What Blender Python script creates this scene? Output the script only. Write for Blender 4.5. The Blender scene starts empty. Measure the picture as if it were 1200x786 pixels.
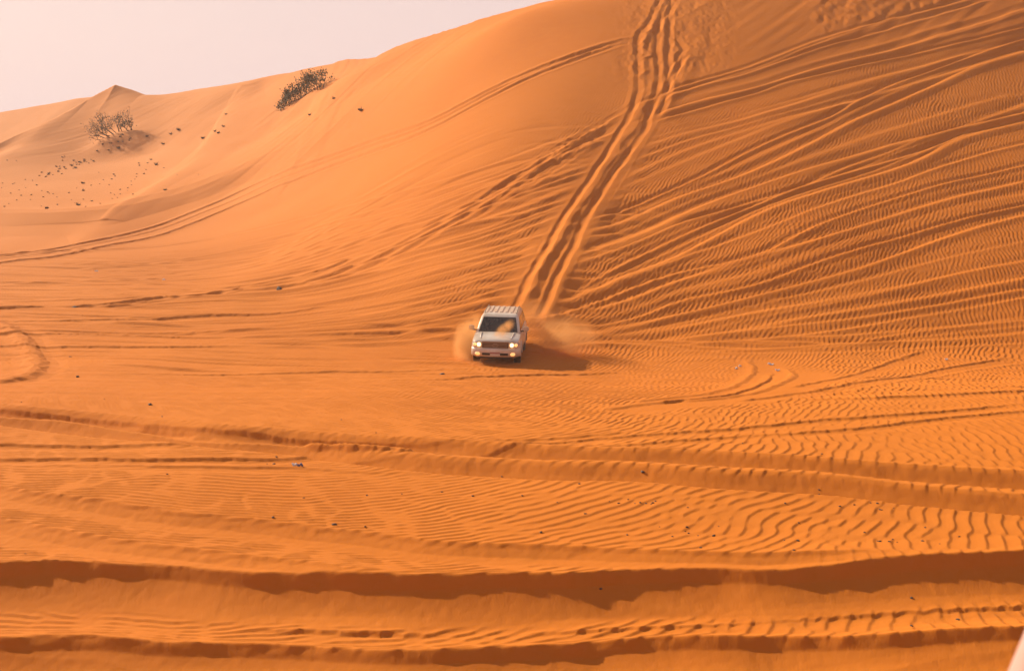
import bpy, bmesh, math, random
import numpy as np
from mathutils import Vector, Matrix

DETAIL = 1.0          # density of the sand sheet
rng = np.random.default_rng(7)
random.seed(7)
scene = bpy.context.scene
COL = scene.collection

# ------------------------------------------------------------------ camera geometry
CAM_H = 11.0
PITCH = math.radians(8.9)
FPX = 50.0 / 36.0 * 1200.0

def ray(px, py):
    u = (np.asarray(px, float) - 600.0) / FPX
    v = (393.0 - np.asarray(py, float)) / FPX
    c, s = math.cos(PITCH), math.sin(PITCH)
    return u, c + v * s, -s + v * c          # X, Y, Z direction

def on_ray(px, py, Y):
    x, y, z = ray(px, py)
    t = Y / y
    return float(x * t), float(Y), float(CAM_H + z * t)

# ------------------------------------------------------------------ base relief: depth control points
CP = []
def row(px, pairs):
    for py, Y in pairs:
        CP.append(on_ray(px, py, Y))
near = [(786, 20), (740, 21.6), (700, 23.0), (650, 25.3), (600, 28), (550, 31.6), (500, 37), (450, 47)]
row(-150, near + [(400, 61), (350, 75), (300, 94), (262, 114), (210, 138), (180, 152), (165, 160)])
row(0, near + [(400, 61), (350, 75), (300, 94), (264, 114), (215, 138), (180, 156), (150, 166)])
row(135, [(700, 23), (600, 28), (500, 37), (400, 61.5), (350, 75), (300, 93), (262, 111), (225, 130), (180, 158), (140, 168), (97, 181)])
row(300, near + [(400, 62), (350, 74.5), (300, 90), (250, 105), (210, 121), (170, 140), (130, 154), (88, 169)])
row(450, [(400, 61.5), (350, 69.5), (300, 77), (250, 86), (200, 96), (150, 108), (100, 123), (67, 137)])
row(600, near + [(400, 61), (350, 65.8), (300, 71.3), (250, 77.5), (200, 84), (150, 91.5), (100, 99.8), (50, 108.8), (22, 114)])
RIGHT = [(400, 60.5), (350, 65), (300, 70), (250, 75.7), (200, 81.8), (150, 88.3), (100, 95), (50, 102), (0, 110)]
row(750, [(p_, y_ * 1.012) for p_, y_ in RIGHT]); row(900, near + RIGHT); row(1050, RIGHT); row(1200, near + [(p_, y_ * 1.004) for p_, y_ in RIGHT])
row(1500, [(786, 20), (650, 25.3), (500, 37), (400, 60.5), (300, 70.5), (200, 83), (100, 97), (0, 112), (-100, 129)])
row(1900, [(500, 37), (300, 71), (100, 98), (-100, 130)])
row(1050, [(-80, 124)])
for X, Y, Z in [(-3, 1, 9.2), (3, 1, 9.2), (.8, 1.5, 9.08), (-4, 6, 7), (4, 6, 7), (-6, 12, 4.4), (6, 12, 4.4), (0, -6, 10.2), (-20, -10, 9.5), (20, -10, 9.5), (-30, 2, 8.0), (30, 2, 8.4),
                (-45, 30, 2.8), (-70, 60, 1.5), (-90, 95, 1.5), (50, 30, 3.0), (0, -40, 12), (-110, 150, 2), (90, 40, 3)]:
    CP.append((X, Y, Z))

# ------------------------------------------------------------------ the crest behind which the dune falls away
SKY = [(-250, 262, 150), (-80, 208, 157), (0, 168, 162), (60, 139, 170), (105, 113, 179), (135, 97, 181), (155, 103, 182), (175, 110, 183),
       (240, 102, 182), (330, 86, 168), (400, 74, 157), (440, 67, 149), (462, 54, 144), (486, 44, 139), (560, 24, 129), (655, -1, 122),
       (750, -34, 121), (900, -66, 123), (1050, -92, 128), (1300, -120, 132), (1700, -150, 134)]
CP += [on_ray(*s) for s in SKY if -90 < s[0] < 1100]
CR = np.array([on_ray(*s) for s in SKY])
_o = np.argsort(CR[:, 0]); CR = CR[_o]
CRX = np.r_[-400, CR[:, 0], 400]; CRY = np.r_[120, CR[:, 1], 110]; CRZ = np.r_[0, CR[:, 2], 20]

CP = np.array(CP)
S = 60.0
def _tps_fit(P, lam=2e-4):
    n = len(P)
    x = P[:, :2] / S
    r2 = ((x[:, None] - x[None]) ** 2).sum(-1)
    K = np.where(r2 > 0, .5 * r2 * np.log(np.maximum(r2, 1e-12)), 0) + lam * np.eye(n)
    Q = np.c_[np.ones(n), x]
    A = np.block([[K, Q], [Q.T, np.zeros((3, 3))]])
    return np.linalg.solve(A, np.r_[P[:, 2], 0, 0, 0])
_W = _tps_fit(CP)

def tps(X, Y):
    X = np.asarray(X, np.float32); sh = X.shape
    x = X.ravel() / S; y = np.asarray(Y, np.float32).ravel() / S
    out = np.empty(x.shape, np.float32)
    for a in range(0, len(x), 60000):
        xs, ys = x[a:a+60000, None], y[a:a+60000, None]
        r2 = (xs - (CP[:, 0] / S).astype(np.float32)) ** 2 + (ys - (CP[:, 1] / S).astype(np.float32)) ** 2
        K = .5 * r2 * np.log(np.maximum(r2, 1e-12))
        out[a:a+60000] = K @ _W[:-3].astype(np.float32) + _W[-3] + _W[-2] * xs[:, 0] + _W[-1] * ys[:, 0]
    return out.reshape(sh)

_f = [on_ray(*q, 262) for q in ((-900, 250), (-300, 168), (-120, 146), (0, 131), (60, 122), (95, 115), (125, 112), (180, 125), (300, 165))]
FARX = np.array([q[0] for q in _f]); FARZ = np.array([q[2] for q in _f])
def h0(X, Y):
    """the smooth relief without small detail"""
    X = np.asarray(X, np.float32); Y = np.asarray(Y, np.float32)
    yc = np.interp(X, CRX, CRY).astype(np.float32)
    zc = np.interp(X, CRX, CRZ).astype(np.float32)
    Yf = np.minimum(Y, yc)
    front = tps(X, Yf)
    at_crest = tps(X, yc)
    w = np.clip(1 - (yc - Yf) / 16.0, 0, 1) ** 1.5
    # bring the surface exactly up to the crest
    front = front + (zc - at_crest) * w
    fade = np.clip((190 - np.abs(X)) / 60, 0, 1)
    back = zc - .50 * (Y - yc) + .0 * X
    z = np.where(Y > yc, np.maximum(back, -1.0), front)
    z = z * fade + (1 - fade) * np.clip(z, -2, 6)
    # the farther dune behind, on the left
    cz = np.interp(X, FARX, FARZ)
    cy = 262 + 3 * np.sin(X / 40.0)
    far = np.where(Y < cy, cz - (cy - Y) * .22, cz - (Y - cy) * .45)
    z = np.where(Y > 190, np.maximum(z, far), z)
    dunes = 3 * np.sin(X / 90 + 1) * np.sin(Y / 130) - 2
    z = np.where(Y > 330, np.maximum(z, dunes * np.clip((Y - 330) / 60, 0, 1) - 1), z)
    return z.astype(np.float32)

GX = np.arange(-230, 230.1, 1.0); GY = np.arange(-30, 300, 1.0)
_gx, _gy = np.meshgrid(GX, GY)
GZ = h0(_gx, _gy)
def h0g(X, Y):
    fx = np.clip((X - GX[0]) / 1.0, 0, len(GX) - 1.001); fy = np.clip((Y - GY[0]) / 1.0, 0, len(GY) - 1.001)
    i = fx.astype(int); j = fy.astype(int); a = fx - i; b = fy - j
    return (GZ[j, i] * (1-a) * (1-b) + GZ[j, i+1] * a * (1-b) + GZ[j+1, i] * (1-a) * b + GZ[j+1, i+1] * a * b)

def world(px, py):
    """points of the photograph brought onto the relief -> X, Y arrays"""
    x, y, z = ray(px, py)
    x, y, z = np.atleast_1d(x), np.atleast_1d(y), np.atleast_1d(z)
    Ys = np.exp(np.linspace(math.log(4), math.log(280), 2500))
    X = x[:, None] / y[:, None] * Ys; Z = CAM_H + z[:, None] / y[:, None] * Ys
    below = Z < h0g(X, np.broadcast_to(Ys, X.shape))
    k = np.argmax(below, 1); k[~below.any(1)] = len(Ys) - 1
    k = np.maximum(k, 1)
    r = np.arange(len(k))
    d1 = (Z - h0g(X, np.broadcast_to(Ys, X.shape)))
    a = d1[r, k-1] / (d1[r, k-1] - d1[r, k] + 1e-9)
    Yh = Ys[k-1] + a * (Ys[k] - Ys[k-1])
    return x / y * Yh, Yh

def curve(pts, step=12):
    """Catmull-Rom through picture points, resampled"""
    P = np.array(pts, float)
    P = np.vstack([2*P[0]-P[1], P, 2*P[-1]-P[-2]])
    out = []
    for i in range(1, len(P) - 2):
        n = max(2, int(np.hypot(*(P[i+1]-P[i])) / step))
        t = np.linspace(0, 1, n, endpoint=False)[:, None]
        p0, p1, p2, p3 = P[i-1], P[i], P[i+1], P[i+2]
        out.append(.5 * ((2*p1) + (-p0+p2)*t + (2*p0-5*p1+4*p2-p3)*t**2 + (-p0+3*p1-3*p2+p3)*t**3))
    out.append(P[-2][None])
    return np.vstack(out)

# ------------------------------------------------------------------ noises
_T = rng.random((256, 256)).astype(np.float32)
def vnoise(x, y, s=0):
    x = np.asarray(x, np.float32) + s * 17.31; y = np.asarray(y, np.float32) + s * 9.77
    xi = np.floor(x); yi = np.floor(y); fx = x - xi; fy = y - yi
    xi = xi.astype(np.int32) & 255; yi = yi.astype(np.int32) & 255
    fx = fx*fx*fx*(fx*(fx*6-15)+10); fy = fy*fy*fy*(fy*(fy*6-15)+10)
    x1 = (xi+1) & 255; y1 = (yi+1) & 255
    return ((_T[yi, xi]*(1-fx)+_T[yi, x1]*fx)*(1-fy) + (_T[y1, xi]*(1-fx)+_T[y1, x1]*fx)*fy) * 2 - 1
def fbm(x, y, o=3, s=0):
    r = 0; a = 1
    for k in range(o):
        r = r + a * vnoise(x * 2**k, y * 2**k, s + k * 3); a *= .5
    return r
def smooth(a, b, x):
    t = np.clip((x - a) / (b - a), 0, 1); return t * t * (3 - 2 * t)

# complex narrow-band fields: their phase gives wind ripples with forks
TN, TD = 2048, .045
def ripple_tile(theta, lam, spread, seed):
    r = np.random.default_rng(seed)
    k = np.fft.fftfreq(TN, TD).astype(np.float32)
    kx, ky = np.meshgrid(k, k)
    k0 = 1 / lam
    nx, ny = math.cos(theta), math.sin(theta)        # normal to the ripple crests
    kr = np.hypot(kx, ky); along = kx*nx + ky*ny; across = -kx*ny + ky*nx
    ang = np.arctan2(across, along)
    F = np.exp(-((kr-k0)/(.13*k0))**2 - (ang/spread)**2)
    n = r.standard_normal((TN, TN)).astype(np.float32)
    f = np.fft.ifft2(np.fft.fft2(n) * F)
    return (f / np.sqrt((np.abs(f)**2).mean())).astype(np.complex64)
def tile_at(t, X, Y):
    fx = X / TD; fy = Y / TD
    i = np.floor(fx); j = np.floor(fy); a = (fx - i).astype(np.float32); b = (fy - j).astype(np.float32)
    i = i.astype(np.int64) % TN; j = j.astype(np.int64) % TN; i1 = (i+1) % TN; j1 = (j+1) % TN
    return (t[j, i]*(1-a)+t[j, i1]*a)*(1-b) + (t[j1, i]*(1-a)+t[j1, i1]*a)*b

# ------------------------------------------------------------------ the sheet's grid
def rows_Y():
    ys = list(np.arange(-60, 3, 1.5)); y = 3.0
    K = np.array([[3, .4], [15, .3], [17.5, .06], [18.5, .036], [22, .036], [30, .05], [45, .08], [62, .085], [110, .10], [150, .2], [190, .3], [215, 1], [300, 2], [400, 12], [4000, 300]])
    while y < 4200:
        ys.append(y); y += np.interp(y, K[:, 0], K[:, 1]) / DETAIL
    return np.array(ys)
def cols_u():
    m = int(1330 * DETAIL)
    mid = np.linspace(-.385, .385, m)
    side = .385 + (np.exp(np.linspace(0, 1, int(130 * DETAIL))[1:] * 5) - 1) / (math.exp(5) - 1) * 2.6
    return np.r_[-side[::-1], mid, side]
RY = rows_Y(); CU = cols_u()
XX = (CU[None, :] * np.sqrt(RY[:, None]**2 + 64) * np.sign(1)).astype(np.float32)
YY = np.broadcast_to(RY[:, None], XX.shape).astype(np.float32).copy()
H = h0(XX, YY)
D = np.zeros_like(H)              # detail height
RM = np.ones_like(H)              # where wind ripples survive
print('grid', XX.shape)
band0 = np.searchsorted(RY, 9.0); band1 = np.searchsorted(RY, 200.0)

def even(x, y, step=.2):
    o = np.argsort(x); x, y = x[o], y[o]
    n = max(8, int((x[-1] - x[0]) / step)); xe = np.linspace(x[0], x[-1], n); ye = np.interp(xe, x, y)
    k = np.hanning(7)[1:-1]; k /= k.sum()
    for _ in range(2): ye = np.convolve(np.pad(ye, 2, mode='edge'), k, 'valid')
    return xe, ye
def lateral(pts, table, amp=1.0, wob=(0, 1), jag=None, ripple=1.0, ends=1.5, seed=0, rw=None, breaks=None, step=12, mod=0):
    """a track or ridge running across the view: table of (distance toward the camera, height)"""
    C = curve(pts, step); x, y = world(C[:, 0], C[:, 1])
    x, y = even(x, y)
    T = np.array(table, float); w0, w1 = T[0, 0], T[-1, 0]
    r0 = max(np.searchsorted(RY, y.min() - w1*1.6 - 1), band0); r1 = min(np.searchsorted(RY, y.max() - w0*1.6 + 1), band1)
    if r1 <= r0: return
    Xs, Ys = XX[r0:r1], YY[r0:r1]
    g = np.interp(Xs, x, y); sl = np.gradient(y, x); sl = np.interp(Xs, x, sl)
    cs = 1 / np.sqrt(1 + sl*sl)
    if wob[0]: g = g + wob[0] * vnoise(Xs / wob[1], Xs * 0, seed + 5)
    d = (g - Ys) * cs
    if jag is not None: d = d + jag(Xs, Ys, d)
    inx = smooth(x[0] - ends, x[0] + ends, Xs) * (1 - smooth(x[-1] - ends, x[-1] + ends, Xs)) if ends else ((Xs > x[0]) & (Xs < x[-1]))
    if pts[0][0] <= 0: inx = np.where(Xs < x[0] + ends, 1, inx)
    if pts[-1][0] >= 1200: inx = np.where(Xs > x[-1] - ends, 1, inx)
    if mod: inx = inx * (1 + mod * 1.6 * vnoise(Xs / 7, Xs * 0 + .5, seed + 17))
    if breaks: inx = inx * smooth(*breaks[1:3], vnoise(Xs / breaks[0], Xs * 0, seed + 11))
    D[r0:r1] += (np.interp(d, T[:, 0], T[:, 1], 0, 0) * amp * inx).astype(np.float32)
    if ripple < 1:
        a, b = rw if rw else (w0 * .6, w1 * .6)
        m = smooth(a - .15, a + .15, d) * (1 - smooth(b - .15, b + .15, d)) * inx
        RM[r0:r1] *= (1 - (1 - ripple) * m).astype(np.float32)

def depthwise(pts, table, amp=1.0, wob=(0, 1), ripple=.0, seed=0, flow=0.0, clear=0.0):
    """a track running up the slope, away from the camera: distance to the right"""
    C = curve(pts, 6); x, y = world(C[:, 0], C[:, 1])
    y, x = even(y, x, .3)
    T = np.array(table, float); w0, w1 = T[0, 0], T[-1, 0]
    r0 = max(np.searchsorted(RY, y[0] - 1), band0); r1 = min(np.searchsorted(RY, y[-1] + 1), band1)
    Xs, Ys = XX[r0:r1], YY[r0:r1]
    g = np.interp(Ys, y, x); sl = np.interp(Ys, y, np.gradient(x, y)); cs = 1 / np.sqrt(1 + sl*sl)
    if wob[0]: g = g + wob[0] * vnoise(Ys / wob[1], Ys * 0, seed + 3) + wob[0]*.4 * vnoise(Ys / wob[1]*2.7, Xs*.5, seed + 4)
    d = (Xs - g) * cs
    iny = smooth(y[0] - .8, y[0] + .8, Ys) * (1 - smooth(y[-1] - .8, y[-1] + .8, Ys))
    if pts[-1][1] <= 0 or pts[0][1] <= 0: iny = smooth(y[0] - .8, y[0] + .8, Ys)
    if clear:
        mc = smooth(w0, w0*.5, d) * (1 - smooth(w1*.55, w1, d)) * iny; D[r0:r1] *= (1 - clear * mc).astype(np.float32)
    D[r0:r1] += (np.interp(d, T[:, 0], T[:, 1], 0, 0) * amp * iny * (1 + flow * vnoise(Ys/1.1, Xs/1.5, seed+7))).astype(np.float32)
    m = smooth(w0, w0*.6, d) * (1 - smooth(w1*.6, w1, d)) * iny
    RM[r0:r1] *= (1 - (1 - ripple) * m).astype(np.float32)
# ------------------------------------------------------------------ broad forms
u_ = XX / np.maximum(YY, 1)
D += (.09 * (1 - .75 * smooth(30, 26, YY)) * fbm(XX / 7, YY / 9, 2, 1) + .006 * fbm(XX / 2.2, YY / 2.6, 2, 6)) * smooth(8, 14, YY)
D += .3 * fbm(XX / 28, YY / 30, 2, 21) * smooth(95, 130, YY) * smooth(215, 180, YY)

# foot of the left dune: soft lip with a shaded face
lateral([(-60, 263), (0, 263), (60, 263), (125, 258), (180, 246), (240, 226), (300, 200), (360, 176)],
        [(-26, 0), (-12, .30), (-4, .75), (-1, .95), (.8, .85), (4, .3), (8, .02), (12, 0)], 1.2, wob=(.5, 14), ripple=.25, ends=14, rw=(-30, 10))
# soft crest running down the left dune from the second bush
lateral([(195, 214), (250, 188), (330, 142), (375, 112), (415, 92)],
        [(-14, 0), (-8, .35), (-2.5, .8), (0, .95), (2.5, .8), (8, .2), (14, 0)], .6, wob=(.4, 9), ripple=.2, ends=10, rw=(-10, 8))
lateral([(350, 118), (400, 104), (430, 90), (455, 76)],
        [(-6, 0), (-2, .3), (0, .55), (1.5, .3), (4, -.1), (8, 0)], .9, ends=4)
lateral([(170, 165), (215, 150), (280, 140), (330, 128)], [(-9, 0), (-3, .3), (0, .5), (2, .35), (6, 0)], 1.0, ends=6)
# arete running down from the pointed peak
depthwise([(135, 97), (105, 114), (60, 138), (0, 172)], [(-6, 0), (-1.5, .5), (0, .8), (1.8, .3), (6, 0)], .12, ripple=.4)

# mound below the wiry bush
def blob(px, py, hx, hy, a, sx=0):
    x, y = world([px], [py]); x, y = x[0], y[0]
    D[:] += a * np.exp(-((XX - x) / hx)**2 - ((YY - y) / hy)**2)
blob(142, 168, 2.6, 4.0, 1.0); blob(160, 172, 1.6, 3, .5); blob(120, 176, 2, 3, .35)
blob(355, 128, 2.6, 3, .25)

# ------------------------------------------------------------------ foreground: two deep scalloped ruts
def scallop(seed, a=.09, L=.8, s=1.0):
    def f(X, Y, d):
        ph = X / L + .8 * vnoise(X / 1.7, X * 0 + .37, seed)
        return a * 2 * (.7 * np.abs(np.sin(ph * math.pi)) + .3 * np.sin(ph * 5.1) - .45) * smooth(.20, .02, d) * smooth(-.4, -.05, d) + .07 * s * vnoise(X / 2.3, X * 0 + .37, seed + 2)
    return f
_q = np.linspace(0, 1.4, 14)
DROP = [(-2.8, 0), (-1.3, .04), (-.45, .13), (-.06, .21), (0, .21), (.12, .10), (.24, -.015)] + [(float(.24 + q), float(-.015 - .61*q + .235*q*q)) for q in np.linspace(.1, 1.3, 13)] + [(2.0, -.39), (2.5, -.30), (3.0, -.17), (3.5, -.05), (4.0, 0)]
lateral([(-40, 670), (0, 669), (60, 666), (130, 667), (200, 669), (270, 677), (370, 681), (440, 685), (500, 685.5), (580, 684), (670, 684),
         (694, 679), (764, 674.5), (850, 673), (894, 677.5), (960, 672), (1017, 666), (1096, 661), (1136, 660), (1200, 656.5), (1260, 654)],
        DROP, .9, jag=scallop(31, .018, .85, .5), ripple=.0, rw=(.05, 1.25), seed=3, step=8)
lateral([(-40, 750), (0, 749.5), (88, 746), (145, 748), (220, 751.6), (246, 749.5), (352, 752.5), (440, 760), (500, 761), (588, 753), (667, 744.6),
         (746, 739), (780, 737), (850, 740), (916, 738), (982, 741), (1026, 742), (1092, 739), (1184, 737), (1260, 736)],
        DROP, .9, jag=scallop(41, .02, .75, .5), ripple=.0, rw=(.05, 1.6), seed=4, step=8)
lateral([(930, 800), (1050, 784), (1115, 779), (1180, 774), (1250, 768)], [(-1, 0), (-.2, .04), (0, .08), (.2, -.02), (.5, -.06), (1, 0)], 1.0, jag=scallop(51, .02), ripple=.3, ends=.6, step=8)
# small broken steps between the two big ruts
lateral([(300, 715), (380, 718), (450, 723), (500, 724)], [(-.6, 0), (-.1, .05), (0, .06), (.12, -.01), (.5, -.03), (1, 0)], 1.0, jag=scallop(52, .03, .4), ends=.8, step=8)
lateral([(640, 722), (760, 717), (860, 712), (960, 706), (1040, 700), (1130, 694), (1200, 690), (1240, 688)],
        [(-.5, 0), (-.12, .035), (0, .05), (.08, .0), (.4, -.02), (.9, 0)], 1.0, jag=scallop(53, .035, .3), ends=.8, step=8, breaks=(1.2, -.6, .1))

# ------------------------------------------------------------------ the double band of ruts crossing the middle
BAND = [(-1.0, 0), (-.6, .04), (-.45, .05), (-.3, .02), (0, -.07), (.45, -.18), (.6, -.18), (.85, -.08), (1.0, .01), (1.3, 0)]
def gritty(seed, a=.06):
    return lambda X, Y, d: a * vnoise(X / .35, Y / .35, seed) + a * .6 * vnoise(X / .13, Y / .2, seed + 1)
lateral([(-40, 480), (0, 484), (88, 489), (176, 497), (246, 505), (308, 509), (396, 515), (500, 521), (588, 527), (676, 533), (850, 541), (1026, 552), (1200, 562), (1260, 566)],
        BAND, 1.9, wob=(.12, 2.2), jag=gritty(61, .014), ripple=.0, rw=(-.3, 1.0), seed=6)
lateral([(-40, 492), (0, 494), (88, 500), (176, 509), (264, 516), (352, 524), (500, 540), (588, 546), (676, 553), (850, 564), (1026, 576), (1200, 590), (1260, 595)],
        BAND, 1.8, wob=(.12, 2.0), jag=gritty(62, .014), ripple=.0, rw=(-.3, 1.0), seed=7)
lateral([(170, 496), (260, 508), (330, 516), (420, 527), (520, 531), (640, 540)], [(-.4, 0), (-.1, .05), (0, .06), (.15, -.03), (.4, 0)], 1.0, jag=gritty(63), ends=2, breaks=(2.0, -.5, .0))
THIN = [(-.6, 0), (-.15, .04), (0, .06), (.08, -.02), (.28, -.05), (.5, -.02), (.7, 0)]
def thin(pts, a=1.0, seed=0, br=None, jg=.028, ripple=.4):
    lateral(pts, THIN, a * .75, wob=(.06, 1.5), jag=gritty(70 + seed, jg), ripple=ripple, rw=(-.1, .5), seed=seed, ends=3, breaks=br)
thin([(-40, 522), (0, 522), (66, 523), (132, 524), (185, 522), (246, 524)], 1.2, 1, (2.5, -1.1, -.6))
thin([(-40, 540), (0, 540), (88, 539), (176, 541), (264, 539), (340, 538), (374, 536), (400, 532)], 1.3, 2, (3.5, -1.2, -.7))
thin([(-40, 480), (0, 483), (88, 488), (176, 496), (246, 504), (308, 508), (396, 514), (500, 520)], 1.0, 9, (6, -1.3, -.9))
thin([(60, 546), (130, 545), (176, 549), (264, 549), (360, 549), (430, 553)], .8, 3, (2, -.5, .1))
DIAG = [(-1.5, 0), (-.4, .07), (0, .11), (.15, .03), (.45, -.07), (.9, -.09), (1.4, -.04), (1.9, 0)]
def diag(pts, a, seed): lateral(pts, DIAG, a * .85, wob=(.08, 1.8), jag=gritty(seed, .02), ripple=.1, rw=(.05, .9), seed=seed, ends=1.5)
diag([(-40, 566), (0, 574), (66, 584), (132, 594), (190, 601), (246, 607), (352, 620), (440, 629), (500, 637), (588, 643), (676, 647), (764, 652), (850, 656), (960, 656), (1020, 655)], 1.0, 81)
diag([(-40, 602), (0, 612), (88, 629), (176, 642), (264, 656), (352, 669), (430, 680)], 1.0, 82)
thin([(560, 527), (640, 521), (720, 513), (850, 505), (905, 500), (982, 493), (1026, 491), (1100, 485), (1200, 475), (1260, 470)], .8, 4, (3.5, -.9, -.2), .06)
thin([(690, 527), (780, 520), (850, 515), (945, 508), (1026, 501.6), (1070, 496), (1130, 490), (1200, 484), (1260, 478)], .8, 5, (3.2, -.8, -.1), .06)
thin([(560, 516), (640, 516), (740, 508)], .9, 6, (1.2, -.4, .2))

# hooks where vehicles turned round (right of the car and at the left edge)
def hook(pts, table, amp, ripple=.0, grit=.06, seed=0):
    C = curve(pts, 5); x, y = world(C[:, 0], C[:, 1])
    T = np.array(table); R = max(abs(T[0, 0]), abs(T[-1, 0])) + .3
    r0, r1 = np.searchsorted(RY, y.min() - R), np.searchsorted(RY, y.max() + R)
    um = x / np.sqrt(y*y + 64); c0, c1 = np.searchsorted(CU, um.min() - R/y.min()), np.searchsorted(CU, um.max() + R/y.min())
    Xs, Ys = XX[r0:r1, c0:c1], YY[r0:r1, c0:c1]
    best = np.full(Xs.shape, 1e9, np.float32); sd = np.zeros_like(best); tt = np.zeros_like(best)
    for i in range(len(x) - 1):
        ax, ay, bx, by = x[i], y[i], x[i+1], y[i+1]; L2 = (bx-ax)**2 + (by-ay)**2 + 1e-9
        t = np.clip(((Xs-ax)*(bx-ax) + (Ys-ay)*(by-ay)) / L2, 0, 1)
        dx, dy = Xs - ax - t*(bx-ax), Ys - ay - t*(by-ay); d2 = dx*dx + dy*dy
        m = d2 < best; best[m] = d2[m]; s = np.sign((bx-ax)*dy - (by-ay)*dx); sd[m] = (s * np.sqrt(d2))[m]; tt[m] = ((i + t) / (len(x) - 1))[m]
    sd = sd + grit * vnoise(Xs / .4, Ys / .4, seed) + grit * .7 * vnoise(Xs / .17, Ys / .17, seed + 1)
    e = smooth(0, .08, tt) * smooth(1, .92, tt)
    D[r0:r1, c0:c1] += np.interp(sd, T[:, 0], T[:, 1], 0, 0) * amp * e
    m = smooth(T[0, 0]*.9, T[0, 0]*.6, sd) * smooth(T[-1, 0]*.9, T[-1, 0]*.6, sd) * e
    RM[r0:r1, c0:c1] *= 1 - (1 - ripple) * m
HK = [(-.7, 0), (-.35, -.02), (-.1, -.03), (0, .02), (.12, .09), (.25, .05), (.5, .0)]
hook([(700, 481), (780, 471), (850, 465), (905, 454), (930, 441), (928, 435), (915, 426)][::-1], [(-.6, 0), (-.3, .02), (-.08, .13), (0, .10), (.15, -.05), (1.0, -.07), (1.5, -.03), (1.9, 0)], .32, seed=91)
hook([(740, 470), (820, 460), (865, 449), (883, 435), (880, 424), (878, 416)][::-1], [(-.6, 0), (-.3, .02), (-.08, .12), (0, .09), (.15, -.05), (.9, -.06), (1.4, -.02), (1.8, 0)], .3, seed=93)
hook([(905, 432), (900, 444), (872, 456), (830, 464), (770, 472)], [(-.3, 0), (-.1, .04), (0, .05), (.1, -.03), (.3, 0)], .8, ripple=.5, seed=94)
hook([(1190, 420), (1120, 432), (1070, 441), (1000, 452), (940, 462), (860, 470)], [(-.4, 0), (-.15, .05), (0, -.03), (.5, -.04), (.9, .03), (1.1, 0)], .8, ripple=.3, seed=95)
hook([(1090, 412), (1050, 424), (1000, 440), (930, 455)], [(-.4, 0), (-.15, .04), (0, -.03), (.4, -.03), (.8, 0)], .8, ripple=.3, seed=96)
hook([(-20, 380), (0, 383), (18, 393), (32, 409), (39, 425), (36, 437), (22, 443), (0, 447), (-20, 449)],
     [(-.8, 0), (-.4, .03), (-.15, .10), (0, .13), (.25, .10), (.55, -.02), (.9, -.05), (1.3, 0)], .9, grit=.10, seed=97)

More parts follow.
